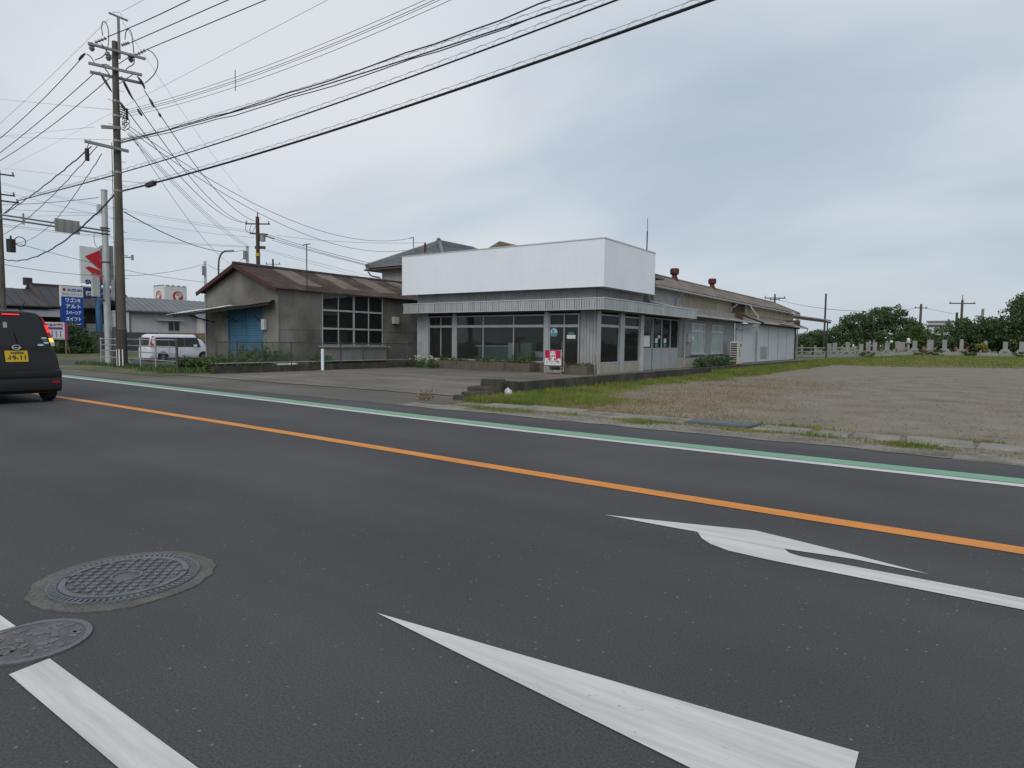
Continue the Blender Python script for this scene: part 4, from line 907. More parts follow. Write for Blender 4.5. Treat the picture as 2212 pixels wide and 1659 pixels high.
WIRES = [
('hv', 0.016, -26.34, 11.2, 12.29, 12.0, 11.2, 15.52, 1.61),
('hv', 0.016, -26.11, 11.9, 12.29, 12.0, 11.9, 10.38, 0.0),
('hv', 0.016, -26.36, 12.6, 12.36, 12.0, 12.6, 10.61, 0.03),
('thin', 0.006, -26.97, 12.0, 13.7, 12.0, 12.0, 12.21, -0.0),
('lv', 0.007, -27.8, 12.2, 10.18, 12.0, 12.2, 12.52, 1.45),
('lv', 0.008, -27.8, 12.2, 10.1, 12.0, 12.2, 12.6, 1.54),
('lv', 0.007, -27.8, 12.2, 10.03, 12.0, 12.2, 12.53, 1.53),
('lv', 0.007, -27.8, 12.2, 9.94, 12.0, 12.2, 12.81, 1.72),
('bundle', 0.017, -27.8, 12.0, 8.94, 12.0, 12.0, 9.84, 0.86),
('hanger', 0.017, -27.8, 12.1, 8.94, 12.0, 12.1, 8.87, 0.54),
('bundle', 0.014, -27.8, 12.2, 8.95, 12.0, 12.2, 9.5, 0.81),
('hanger', 0.021, -27.8, 12.0, 7.7, 12.0, 12.0, 9.43, 0.55),
('hanger', 0.033, -27.8, 12.0, 6.99, 12.0, 12.0, 8.93, 0.62),
('hv', 0.016, -28.46, 11.3, 12.24, -58.0, 11.3, 10.94, 1.35),
('hv', 0.016, -28.44, 11.6, 11.62, -58.0, 11.6, 9.24, 0.6),
('hv', 0.016, -27.88, 12.0, 11.52, -58.0, 12.0, 10.49, 0.98),
('thin', 0.006, -28.06, 12.0, 13.72, -58.0, 12.0, 10.12, 0.33),
('bundle', 0.026, -28.27, 11.32, 8.67, -55.67, 16.61, 9.82, 0.15),
('bundle', 0.017, -28.08, 11.46, 8.69, -55.68, 16.49, 8.35, 0.39),
('bundle', 0.016, -27.92, 11.55, 8.4, -44.41, 15.85, 8.29, 0.09),
('lv', 0.014, -44.41, 15.85, 8.31, -54.98, 16.93, 7.77, 0.38),
('hanger', 0.028, -27.43, 11.82, 7.59, -51.2, 16.11, 10.14, 0.01),
('bundle', 0.03, -51.2, 16.11, 10.14, -55.71, 16.59, 9.82, 0.02),
('bundle', 0.033, -27.37, 11.81, 6.88, -55.51, 16.46, 6.61, 0.92),
('lv', 0.016, -55.87, 16.52, 10.46, -35.78, 14.57, 8.21, 0.08),
('thin', 0.008, -74.75, 22.13, 17.01, -25.85, 12.29, 7.14, 0.04),
('thin', 0.007, -56.29, 16.82, 17.88, -27.7, 11.84, 10.13, 0.01),
('thin', 0.006, -59.91, 17.82, 16.21, -28.2, 11.43, 9.45, 0.02),
('thin', 0.006, -59.91, 17.81, 16.18, -27.65, 11.78, 8.95, 0.01),
('thin', 0.005, -74.48, 22.29, 16.78, -13.21, 10.99, 9.88, 0.0),
('thin', 0.011, -77.17, 22.8, 16.1, -50.57, 32.53, 10.5, 0.3),
('thin', 0.011, -77.17, 22.79, 15.96, -50.56, 32.52, 10.35, 0.33),
('thin', 0.01, -61.94, 18.54, 12.52, -50.27, 32.7, 9.95, 0.53),
('thin', 0.008, -55.82, 16.53, 10.14, -35.55, 14.66, 7.4, 0.0),
('thin', 0.008, -53.59, 16.83, 9.48, -35.63, 14.61, 7.35, 0.01),
('thin', 0.012, -55.71, 16.53, 9.08, -57.06, 36.51, 10.19, 0.23),
('thin', 0.01, -55.71, 16.52, 8.96, -57.06, 36.5, 10.09, 0.24),
('lv', 0.018, -54.9, 16.99, 7.77, -68.26, 38.19, 7.37, 0.39),
('lv', 0.018, -55.5, 16.45, 6.26, -68.35, 38.29, 9.38, 1.04),
('hv', 0.018, -27.39, 12.08, 10.4, -51.21, 32.14, 11.21, 1.0),
('hv', 0.018, -27.23, 12.24, 10.92, -50.88, 32.36, 11.15, 1.09),
('hv', 0.018, -26.68, 12.63, 10.89, -50.25, 32.82, 11.31, 0.99),
('thin', 0.006, -27.51, 12.25, 13.57, -50.15, 32.96, 12.18, 0.44),
('lv', 0.013, -27.07, 12.24, 9.47, -34.16, 35.39, 8.97, 1.69),
('lv', 0.013, -27.16, 12.16, 9.41, -34.62, 34.99, 8.02, 1.57),
('thin', 0.01, -27.15, 12.16, 9.2, -57.33, 36.32, 10.22, 0.59),
('thin', 0.01, -27.13, 12.18, 9.22, -57.29, 36.36, 10.29, 0.51),
('thin', 0.009, -27.09, 12.21, 9.25, -57.22, 36.41, 10.34, 0.47),
('thin', 0.011, -27.03, 12.25, 9.17, -56.45, 34.32, 8.1, 0.74),
('lv', 0.022, -27.32, 12.04, 6.18, -57.49, 36.18, 9.87, 0.74),
('lv', 0.02, -68.07, 38.48, 9.28, -57.39, 36.21, 9.29, 0.93),
('lv', 0.018, -49.6, 33.2, 10.28, -36.41, 33.04, 6.97, 0.1),
('lv', 0.018, -49.13, 33.5, 9.92, -36.4, 33.03, 6.8, 0.07),
('lv', 0.016, -49.12, 33.49, 9.75, -36.34, 33.06, 6.71, 0.05),
('thin', 0.011, -48.83, 33.73, 10.17, -33.19, 35.43, 8.53, 0.26),
('thin', 0.01, -49.8, 32.95, 9.0, -44.88, 42.38, 6.95, 0.0),
('thin', 0.01, -49.79, 32.95, 8.88, -45.84, 41.71, 6.92, 0.0),
('thin', 0.02, -19.63, 84.73, 6.98, -12.61, 77.28, 5.27, 0.12),
('thin', 0.025, -12.61, 77.28, 5.25, -5.84, 119.02, 7.39, 0.42),
('thin', 0.022, -5.84, 119.02, 7.38, -1.48, 109.71, 5.93, 0.01),
]
# ================================================================ POLES AND LINES
M_pole = mat('grey_brown_concrete_pole', (0.105,0.095,0.078), 0.9, var=0.2, scale=1.2, streak=0.3, fine=0.1, bscale=30)
M_poled = mat('dark_lower_pole', (0.055,0.05,0.044), 0.9, var=0.25, scale=1.2, streak=0.3)
M_galv = mat('grey_steel_bracket', (0.26,0.265,0.28), 0.55, 0.4, var=0.15)
M_ins = mat('grey_porcelain', (0.20,0.205,0.23), 0.35, var=0.1, scale=8)
M_wire = mat('black_cable_sheath', (0.022,0.022,0.027), 0.6, var=0.1)
M_wthin = mat('grey_bare_wire', (0.10,0.10,0.11), 0.5, 0.4, var=0.1)
M_yel = mat('yellow_band', (0.55,0.38,0.02), 0.6, var=0.1)
M_wpole = mat('pale_grey_painted_steel', (0.46,0.48,0.49), 0.5, 0.2, var=0.08, streak=0.18)
M_rpole = mat('rusty_brown_pole', (0.075,0.052,0.044), 0.85, var=0.3, scale=1.5, streak=0.3)
def insul(m, a, b, r=0.055, n=4):
    a, b = Vector(a), Vector(b); m.cyl(a, b, r*0.35, n=6)
    for i in range(n):
        p = a.lerp(b, (i+0.5)/n); d = (b-a)/n; m.cyl(p-d*0.28, p+d*0.1, r*0.6, r, n=8); m.cyl(p+d*0.1, p+d*0.25, r, r*0.4, n=8)
PX, PY = -26.95, 11.65
tx, ty = -27.15, 11.80
def pp(z): k = z/12.55; return (PX+(tx-PX)*k, PY+(ty-PY)*k, z)
t = thing('utility_pole', 'tall concrete utility pole with many crossarms and cables at the street corner', 'utility pole', (PX,PY,0))
m = MB(); zs_ = [-0.2,1.8,4,6,8,10,12.55]; m.tube([pp(z) for z in zs_], [0.185-0.0065*z for z in zs_], 18); m.build('pole_shaft', M_pole, t, True)
m = MB(); m.tube([pp(z) for z in (0.0,0.9,1.55)], [0.197,0.192,0.186], 18); m.build('dark_sleeve', M_poled, t, True)
for a in (-2.0,-1.5,-0.9,-0.3):
    m = MB(); r_ = 0.194
    m.add([(PX+r_*math.cos(a+q)*k, PY+r_*math.sin(a+q)*k, z) for z, k in ((0.12,1.02),(0.78,1.0)) for q in (-0.1,0.1)],[(0,1,3,2)]); m.build('reflective_strip', M_letter if a > -1.8 else M_yel, t)
px, py, _ = pp(12.3)
m = MB(); m.bar((px+0.16,py+0.08,11.9),(px+0.16,py+0.08,13.45),0.075,0.075); m.build('pole_top_extension', M_galv, t)
m = MB(); m.bar((px+0.16,py-0.25,13.47),(px+0.16,py+0.42,13.45),0.05,0.06); m.build('top_crossarm', M_galv, t)
def arm(z, y0, y1, dx=0.0, s=0.09, dz=0.0, nm='crossarm', a=12):
    x, y, _ = pp(z); m = MB(); sa, ca = math.sin(R(a)), math.cos(R(a)); m.bar((x+dx+sa*y0,y+ca*y0,z),(x+dx+sa*y1,y+ca*y1,z+dz),s,s); a = m.build(nm, M_galv, t)
    return a
arm(12.14, -0.95, 0.95, 0.2, 0.085); arm(11.45, -0.95, 0.8, 0.22, a=18); arm(11.27, -0.75, 0.95, -0.2, a=18); arm(8.5, -1.15, 0.3, 0.2, 0.1, -0.05, a=8); arm(9.2, -0.55, 0.1, 0.1, 0.11, 0.1)
for z in (12.25, 11.5):
    x, y, _ = pp(z)
    for s in (-1, 1):
        m = MB(); m.bar((x+0.2,y+s*0.55,z-0.03),(x+0.1,y+s*0.05,z-0.55),0.03,0.03); m.build('arm_brace', M_galv, t)
for a, b in INS[:3]:
    m = MB(); insul(m, a, b, 0.07, 4); m.build('strain_insulator', M_ins, t, True)
for a, b in INS[3:]:
    m = MB(); c0 = (Vector(a)+Vector(b))/2; m.lathe([(0.05,-0.16),(0.11,-0.06),(0.07,-0.02),(0.12,0.05),(0.06,0.09),(0.05,0.16)], c0, 10); m.build('cutout', M_ins, t, True)
def spline(P, k=5):
    P = [Vector(p) for p in P]; out = []
    for i in range(len(P)-1):
        p0, p1, p2, p3 = P[max(i-1,0)], P[i], P[i+1], P[min(i+2,len(P)-1)]
        for j in range(k):
            u = j/k; out.append(0.5*((2*p1)+(p2-p0)*u+(2*p0-5*p1+4*p2-p3)*u*u+(3*p1-p0-3*p2+p3)*u**3))
    return out+[P[-1]]
for l in LOOPS[:5]:
    m = MB(); m.tube(spline(l), 0.017, 5); m.build('jumper_cable', M_wire, t)
m = MB(); m.tube(spline(LOOPS[5]), 0.008, 4); m.build('jumper_cable', M_wthin, t)
for l in THICK:
    P = spline(l, 4); n = len(P); m = MB(); m.tube(P, [0.02+0.032*math.sin(math.pi*i/(n-1)) for i in range(n)], 7); m.build('cable_termination', M_wire, t, True)
# rack of low voltage insulators and pigtail loops
x, y, _ = pp(10)
for k in range(5):
    z = 10.15-k*0.09; m = MB(); m.cyl((x,y+0.12,z),(x,y+0.36,z-0.04),0.02,n=6); m.lathe([(0.03,-0.04),(0.055,-0.02),(0.03,0),(0.055,0.02),(0.03,0.04)],(x,y+0.38,z-0.04),8); m.build('rack_insulator', M_wire, t)
for k in range(6):
    a = 9.75-k*0.06; q_ = 0.8+0.25*math.sin(k*2.1); m = MB(); m.tube(spline([(x+0.1,y+0.16,a),(x+0.15,y+0.34*q_,a+0.06),(x+0.12+0.03*(k%3),y+0.38*q_,a-0.12),(x+0.1,y+0.22,a-0.26*q_),(x+0.12,y+0.14,a-0.2)]),0.012,4); m.build('pigtail', M_wire, t)
for z in (10.3, 9.75, 9.3, 8.8, 7.6, 6.9):
    xx, yy, _ = pp(z); m = MB(); m.cyl((xx,yy,z-0.04),(xx,yy,z+0.04),0.185-0.0065*z+0.012,n=14); m.build('band', M_galv, t)
for i, z in enumerate([v*0.45+2.2 for v in range(21)]):
    xx, yy, _ = pp(z); s = 1 if i % 2 else -1; m = MB(); m.cyl((xx,yy+s*0.12,z),(xx,yy+s*0.30,z),0.01,n=5); m.build('step_bolt', M_galv, t)
m = MB(); m.cyl((-27.85,11.0,8.0),(-27.85,11.0,8.45),0.075,n=10); m.cyl((-27.85,11.0,8.45),(-27.8,11.1,8.8),0.015,n=5); m.build('hanging_device', M_wire, t, True)
m = MB(); m.tube([pp(z)[:1]+(pp(z)[1]-0.19,z) for z in (1.5,5,8.7)], 0.014, 5); m.build('riser_pipe', M_wire, t)
m = MB(); m.bar((PX+0.15,PY+0.1,4.35),(PX+0.3,PY+0.35,4.35),0.05,0.05); m.cyl((PX+0.3,PY+0.35,4.25),(PX+0.3,PY+0.35,4.45),0.05,n=8); m.build('cable_clamp', M_galv, t)

# ---- overhead lines
LBL = {'hv': ('power_line', 'black insulated high voltage line strung from the tall corner pole', 'power line', 'high voltage lines'),
 'lv': ('power_line', 'plain black low voltage line strung between poles and houses', 'power line', 'low voltage lines'),
 'thin': ('overhead_wire', 'very thin pale overhead wire crossing the sky', 'wire', 'thin overhead wires'),
 'bundle': ('telephone_cable', 'plain black telephone cable bundle meeting the tall corner pole', 'cable', 'telephone cables'),
 'hanger': ('telephone_cable', 'thick black telephone cable hung in a spiral of thin wire', 'cable', 'spiral hung telephone cables')}
for kd, r, ax_, ay_, az_, bx_, by_, bz_, sg in WIRES:
    A_, B_ = Vector((ax_,ay_,az_)), Vector((bx_,by_,bz_)); n = 40
    P = [A_.lerp(B_, i/n)-Vector((0,0,4*sg*(i/n)*(1-i/n))) for i in range(n+1)]
    nm, lb, ct, gp = LBL[kd]
    wob = 0.0
    if kd == 'bundle':
        P = [p+Vector((0,0,0.02*math.sin(i*1.3)+0.012*math.sin(i*2.9))) for i, p in enumerate(P)]
    m = MB(); m.tube(P, r, 5)
    o = tag(m.build(nm, M_wthin if kd == 'thin' else M_wire, None, True), lb, ct, gp)
    if kd == 'hanger':
        L_ = (B_-A_).length; d = (B_-A_).normalized(); sd = d.cross(Vector((0,0,1))).normalized(); turns = int(L_/0.55); k = turns*10; h_ = MB(); Q = []
        for i in range(k+1):
            u = i/k; p = A_.lerp(B_, u)-Vector((0,0,4*sg*u*(1-u))); a = 2*math.pi*turns*u
            Q.append(p+Vector((0,0,0.065))+(sd*math.cos(a)+Vector((0,0,1))*math.sin(a))*0.062)
        h_.tube(Q, 0.004, 3); h_.build('spiral_hanger', M_wthin, o)
        h_ = MB(); h_.tube([p+Vector((0,0,0.115)) for p in P], 0.005, 4); h_.build('messenger_strand', M_wthin, o)
m = MB(); m.bar((-25.35,12.0,6.94),(-24.75,12.0,6.96),0.13,0.15); bx_ = one(m, 'cable_closure', M_wire, 'black cable closure box hanging on the lowest thick cable', 'cable box')
m = MB(); m.cyl((-25.5,12.0,6.98),(-25.35,12.0,6.95),0.03,n=8); m.cyl((-24.75,12.0,6.96),(-24.6,12.0,7.0),0.03,n=8); m.build('end_sleeve', M_wire, bx_)
m = MB()
m.cyl((-19.75,12.2,9.28),(-19.75,12.2,9.95),0.012,n=5); one(m, 'line_spacer', M_wire, 'small vertical spacer holding four thin lines apart', 'spacer')

# ---- traffic signal pole seen from behind
SX, SY = -34.95, 14.5
t = thing('signal_pole', 'pale grey traffic signal pole with mast arm behind the utility pole', 'signal pole', (SX,SY,gz(SX,SY)))
m = MB(); m.tube([(SX,SY,-0.4),(SX-0.05,SY,4),(SX-0.1,SY+0.05,8.45)],[0.155,0.145,0.135],16); m.lathe([(0.15,8.42),(0.15,8.5),(0.02,8.52)],(SX-0.1,SY+0.05,0),14); m.build('pole_shaft', M_wpole, t, True)
for z, dz in ((6.5,0.16),(6.33,0.18)):
    m = MB(); m.cyl((SX-0.05,SY+0.2,z),(SX-0.05,6.0,z+dz),0.045,0.035,n=8); m.build('mast_arm', M_galv, t, True)
for z in (6.62,6.5,6.33,4.95,3.05):
    m = MB(); m.cyl((SX-0.07,SY,z-0.03),(SX-0.07,SY,z+0.03),0.165,n=14); m.bar((SX-0.07,SY-0.2,z),(SX-0.07,SY+0.25,z),0.05,0.05); m.build('clamp', M_darksteel, t)
m = MB(); m.cyl((SX-0.05,11.15,6.28),(SX-0.05,11.15,6.78),0.04,n=8); m.build('arm_clamp', M_galv, t)
M_signback = mat('grey_sign_back', (0.30,0.31,0.29), 0.6, 0.2, var=0.08)
m = MB(); m.box(-34.93,-34.90,12.34,13.37,6.14,6.76); sp_ = m.build('sign_plate', M_signback, t)
for y in (12.38,12.7,13.0,13.32):
    m = MB(); m.box(-34.895,-34.86,y-0.02,y+0.02,6.14,6.75); m.build('stiffener', M_galv, sp_)
def sig_head(y, z0, z1, x):
    m = MB(); m.box(x-0.12,x+0.04,y-0.16,y+0.16,z0,z1); s = m.build('signal_head', M_wpole, t)
    for k in range(3):
        m = MB(); zc = z0+(z1-z0)*(k+0.5)/3; m.cyl((x-0.12,y,zc),(x-0.30,y,zc-0.03),0.12,n=12,cap=False); m.build('visor', M_wpole, s)
    m = MB(); m.cyl((x-0.03,y,z1-0.01),(x-0.03,y,z1+0.14),0.03,n=7); m.build('signal_hanger', M_galv, s)
sig_head(13.93, 3.22, 4.2, SX+0.2); sig_head(14.95, 3.22, 4.1, SX-0.1)
m = MB(); m.bar((SX,13.8,3.1),(SX,15.2,3.12),0.06,0.06); m.bar((SX,13.8,4.28),(SX,14.4,4.26),0.05,0.05); m.build('signal_bracket', M_galv, t)
m = MB(); m.box(SX-0.2,SX-0.05,SY-0.28,SY-0.12,7.35,7.75); m.build('receiver_box', M_trim, t)
m = MB(); m.tube(spline([(SX+0.02,SY-0.5,6.3),(SX+0.05,SY-0.52,5.9),(SX,SY-0.35,5.6),(SX,SY-0.15,5.75)]),0.012,5); m.build('loop_cable', M_wire, t)
M_cabx = mat('dark_grey_cabinet', (0.07,0.07,0.075), 0.55, var=0.15)
z0 = gz(SX,SY)
t = thing('control_cabinet', 'tall dark grey control cabinet between the signal pole and utility pole', 'cabinet', (SX+0.3,SY+0.3,z0))
m = MB(); m.box(SX+0.1,SX+0.5,SY+0.14,SY+0.5,z0-0.05,1.75); cb = m.build('cabinet_body', M_cabx, t)
m = MB(); m.box(SX+0.505,SX+0.52,SY+0.17,SY+0.47,z0+0.1,1.7); m.build('cabinet_door', M_cabx, cb); m = MB(); m.box(SX+0.522,SX+0.54,SY+0.4,SY+0.43,0.7,0.9); m.build('handle', M_steel, cb)
m = MB(); m.bar((-33.9,15.15,z0-0.05),(-34.35,14.6,1.05),0.07,0.05); one(m, 'timber_stake', M_wood, 'pale timber stake leaning against the control cabinet', 'stake')
# ---- other poles
def pole(name, lab, x, y, h_, r0, r1, mm, arms=(), group=None, steps=False):
    z0 = gz(x, y); t = thing(name, lab, 'utility pole', (x,y,z0), group)
    m = MB(); m.cyl((x,y,z0-0.2),(x,y,h_),r0,r1,n=12); m.build('pole_shaft', mm, t, True)
    for (z, dx, dy, s) in arms:
        m = MB(); m.bar((x-dx,y-dy,z),(x+dx,y+dy,z),s,s); a = m.build('crossarm', M_darksteel, t)
        for k in (-0.9, 0, 0.9):
            q = MB(); q.lathe([(0.03,0),(0.07,0.05),(0.04,0.12),(0.07,0.16),(0.03,0.22)],(x+dx*k,y+dy*k,z+s/2),7); q.build('insulator', M_ins, a)
    return t
t = pole('utility_pole', 'dark utility pole with transformer standing behind the black car', -56.0, 16.45, 12.9, 0.19, 0.14, M_pole, [(12.6,0.2,0.9,0.09),(11.2,0.2,0.9,0.09),(10.75,0.25,1.1,0.1)])
m = MB(); m.cyl((-55.7,16.95,7.2),(-55.7,16.95,8.1),0.28,n=12); m.cyl((-55.7,16.95,8.1),(-55.7,16.95,8.35),0.06,n=8); m.build('transformer', M_wire, t, True)
m = MB(); m.tube([(-55.2+0.0, 17.35+0.33*math.cos(a), 7.95+0.33*math.sin(a)) for a in [i*2*math.pi/20 for i in range(21)]],0.03,5); m.build('cable_coil', M_wire, t)
m = MB(); m.tube([(-55.9,16.4,12.6),(-56,15.5,10.75)],0.01,4); m.build('stay_wire', M_wthin, t)
t = pole('utility_pole', 'rust brown utility pole with transformer rising behind the warehouse roof', -50.1, 32.8, 11.7, 0.19, 0.15, M_rpole, [(11.1,0.85,0.62,0.1)])
m = MB(); m.cyl((-50.1,32.8,11.6),(-50.12,32.83,12.1),0.05,n=8); m.build('pole_top_extension', M_rpole, t)
m = MB(); m.bar((-50.6,32.4,10.3),(-49.4,33.3,10.2),0.16,0.12); m.bar((-49.6,33.1,10.1),(-48.9,33.6,9.85),0.1,0.1); m.build('transformer_frame', M_darksteel, t)
m = MB(); m.cyl((-49.7,33.0,9.62),(-49.7,33.0,10.15),0.24,n=12); m.build('transformer', M_galv, t, True)
m = MB(); m.cyl((-50.1,32.8,8.35),(-50.1,32.8,8.6),0.205,n=12); m.build('yellow_band', M_yel, t)
for k in range(3):
    m = MB(); m.tube(spline([(-50.9+k*0.35,32.25+k*0.25,11.05),(-50.95+k*0.3,32.2+k*0.2,10.6),(-50.6+k*0.1,32.45,10.25)]),0.02,4); m.build('jumper_cable', M_wire, t)
m = MB(); m.bar((-50.3,32.65,9.1),(-49.6,33.2,9.1),0.06,0.25); m.build('cable_rack', M_darksteel, t)
t = pole('utility_pole', 'slim pale pole with meter box behind the warehouse gable', -68.3, 38.25, 9.65, 0.16, 0.14, M_wpole); m = MB(); m.box(-68.35,-68.05,37.9,38.1,8.1,9.1); m.build('box', M_galv, t)
t = pole('utility_pole', 'slim pale pole with box beside the rust brown pole', -57.2, 36.3, 10.2, 0.15, 0.13, M_wpole); m = MB(); m.box(-57.3,-57.0,35.9,36.15,8.9,9.7); m.build('box', M_galv, t)
t = pole('utility_pole', 'small far pole with a forked antenna beyond the warehouse ridge', -66.7, 45.6, 10.6, 0.12, 0.1, M_darksteel, [(10.0,0.7,0.5,0.06)])
t = thing('street_lamp', 'curved brown street lamp post rising behind the warehouse gable', 'street lamp', (-57.4,33.5,gz(-57.4,33.5)))
m = MB(); m.tube(spline([(-57.36,33.53,-0.2),(-57.45,33.5,5),(-57.55,33.54,8.0),(-57.45,33.68,9.0),(-57.15,33.92,9.4),(-56.9,34.1,9.45)]),0.075,8); m.build('lamp_arm', M_rpole, t, True)
m = MB(); m.bar((-57.0,34.0,9.45),(-56.4,34.4,9.48),0.2,0.12); m.build('lamp_head', M_galv, t)
pole('utility_pole', 'thin dark pole beside the steel frame shelter', -12.6, 77.2, 6.9, 0.11, 0.09, M_darksteel)
pole('utility_pole', 'pale far pole standing beyond the big cemetery tree', -5.8, 119, 7.9, 0.2, 0.17, M_pole, [(7.3,0.8,0.5,0.12)])
t = pole('utility_pole', 'far pole with a long crossarm above the dark hedge trees', -0.5, 110.5, 7.9, 0.17, 0.15, M_pole, [(7.4,1.5,1.0,0.14)])
m = MB(); m.cyl((-0.5,110.5,7.9),(-0.5,110.5,8.6),0.06,n=6); m.build('pole_top_extension', M_galv, t)
pole('utility_pole', 'short dark far pole next to the crossarm pole', -1.05, 109.9, 6.1, 0.16, 0.15, M_poled)
pole('utility_pole', 'pale stubby far pole by the tallest tree', 2.55, 149.5, 8.5, 0.26, 0.22, M_conc)
pole('utility_pole', 'far pole with wide crossarm peeking over the long shop roof', -19.65, 84.75, 7.6, 0.14, 0.1, M_darksteel, [(7.1,1.1,0.7,0.12),(6.9,0.5,0.3,0.1)])
# ================================================================ VEHICLES
M_blk = mat('black_car_paint', (0.008,0.0085,0.010), 0.35, var=0.05, coat=0.15, spec=0.4)
M_bump = mat('black_bumper', (0.012,0.012,0.013), 0.45, var=0.1, spec=0.4)
M_tint = mat('tinted_car_glass', (0.012,0.013,0.014), 0.1, var=0.05, spec=0.45)
M_tyre = mat('tyre_rubber', (0.018,0.018,0.018), 0.85, var=0.15)
M_rim = mat('alloy_rim', (0.30,0.31,0.32), 0.5, 0.2, var=0.08)
M_chrome = mat('chrome', (0.62,0.63,0.64), 0.18, 0.95, var=0.02)
M_red = mat('red_lamp_lens', (0.30,0.006,0.008), 0.2, var=0.05, coat=0.5)
M_redlit = mat('lit_brake_lamp', (1.0,0.03,0.03), 0.3, var=0, emit=0.9)
M_amber = mat('lit_turn_signal', (1.0,0.55,0.12), 0.3, var=0, emit=0.9)
M_clear = mat('clear_lamp_lens', (0.50,0.50,0.44), 0.2, var=0.05, coat=0.4)
M_plate = mat('yellow_number_plate', (0.62,0.42,0.02), 0.5, var=0.04)
M_platew = mat('white_number_plate', (0.6,0.62,0.6), 0.5, var=0.03)
M_whitecar = mat('white_car_paint', (0.66,0.69,0.74), 0.3, var=0.03, coat=0.5)
M_silver = mat('silver_car_paint', (0.42,0.44,0.47), 0.3, 0.3, var=0.03, coat=0.5)

def car_shell(to, sec, stations, top, mm, name, par):
    """loft: sec = [(half width, z)...] bottom to roof; stations = [(s, scale)...]; top(s) caps the height"""
    m = MB(); n = len(sec); vs = []
    for s, k in stations:
        T = top(s)
        half = []
        for i, (w_, z) in enumerate(sec):
            if z > T:
                z2 = T; w2 = w_
                for (wa, za), (wb, zb) in zip(sec, sec[1:]):
                    if za <= T <= zb: w2 = wa+(wb-wa)*(T-za)/(zb-za)
                w2 = w2*(1-0.5*(i-0)/n) if z > T+0.3 else w2
                half.append((min(w_, w2), z2-0.004*i*0))
            else: half.append((w_, z))
        zc = 0.75
        for w_, z in half: vs.append(to(s, w_*k, zc+(z-zc)*(1-(1-k)*0.6)))
        for w_, z in reversed(half): vs.append(to(s, -w_*k, zc+(z-zc)*(1-(1-k)*0.6)))
    N_ = 2*n; S = len(stations)
    fs = [(a*N_+i, a*N_+(i+1)%N_, (a+1)*N_+(i+1)%N_, (a+1)*N_+i) for a in range(S-1) for i in range(N_)]
    for a in (0, S-1):
        for i in range(n-1):
            q = (a*N_+i, a*N_+i+1, a*N_+N_-2-i, a*N_+N_-1-i); fs.append(q if a else q[::-1])
    m.add(vs, fs); return m.build(name, mm, par, True)
def wheel(to, s, y, r, w_, par, rr=0.62):
    m = MB(); sg = 1 if y > 0 else -1; c0 = Vector(to(s, y, r)); c1 = Vector(to(s, y-sg*w_, r)); d = (c1-c0).normalized(); up = Vector((0,0,1)); fw = d.cross(up)
    n = 28; prof = [(r*0.66,0.0),(r*0.93,0.0),(r,0.12),(r,0.88),(r*0.93,1),(r*0.66,1)]
    vs = [c0+(c1-c0)*q+(fw*math.cos(a)+up*math.sin(a))*p for p, q in prof for a in [2*math.pi*i/n for i in range(n)]]
    m.add(vs, [(k*n+i,k*n+(i+1)%n,(k+1)*n+(i+1)%n,(k+1)*n+i) for k in range(5) for i in range(n)])
    wl = link('wheel', m.mesh('wheel', M_tyre, True), par)
    m = MB(); m.cyl(c0+d*0.03, c0+d*0.06, r*0.68, n=20); 
    for i in range(6):
        a = i*math.pi/3; e_ = fw*math.cos(a)+up*math.sin(a); m.bar(c0+d*0.02, c0+d*0.02+e_*r*0.6, 0.05, 0.03)
    m.cyl(c0+d*0.0, c0+d*0.05, r*0.14, n=10); m.build('rim', M_rim, wl); return wl

# ---- black kei car, rear view
CY = 4.34; CXr = -14.22
def tk(s, l, z): return (CXr-s, CY+l, z)           # heading -X, l towards +Y
car = thing('parked_car', 'black kei wagon seen from behind with brake lamp and turn signal lit', 'car', (-15.8,CY,0))
car.name = 'kei_car'
sec = [(0.60,0.20),(0.70,0.26),(0.715,0.42),(0.712,0.62),(0.69,0.82),(0.655,0.97),(0.60,1.13),(0.545,1.36),(0.49,1.56),(0.455,1.64),(0.38,1.695),(0.2,1.72),(0.0,1.725)]
def topk(s): return 1.73 if s < 2.35 else (1.73-(s-2.35)*0.95 if s < 3.0 else 1.11-(s-3.0)*0.5)
def tkr(s, l, z): return tk(s+max(0, z-0.62)*0.10*max(0, 1-s/1.2), l, z)
car_shell(tkr, sec, [(0,0.93),(0.03,0.975),(0.10,1.0),(0.5,1.0),(1.2,1.0),(1.8,1.0),(2.35,1.0),(2.7,0.99),(3.0,0.98),(3.25,0.93),(3.36,0.85)], topk, M_blk, 'body', car)
def rp(l, z, off=0.006): p = tkr(0, l, z); return (p[0]+off, p[1], p[2])
def rpatch(poly, off, nm, mm, par=car):
    m = MB(); n = len(poly); vs = [rp(l, z, off) for l, z in poly]+[rp(l, z, off-0.02) for l, z in poly]
    m.add(vs, [tuple(range(n)), tuple(range(2*n-1,n-1,-1))]+[(i,n+i,n+(i+1)%n,(i+1)%n) for i in range(n)]); return m.build(nm, mm, par)
rw = rpatch([(-0.52,1.06),(0.52,1.06),(0.50,1.20),(0.40,1.585),(0.36,1.61),(-0.36,1.61),(-0.40,1.585),(-0.50,1.20)], 0.008, 'rear_window', M_tint)
rpatch([(-0.56,0.975),(0.56,0.975),(0.535,1.05),(-0.535,1.05)], 0.012, 'garnish', M_bump)
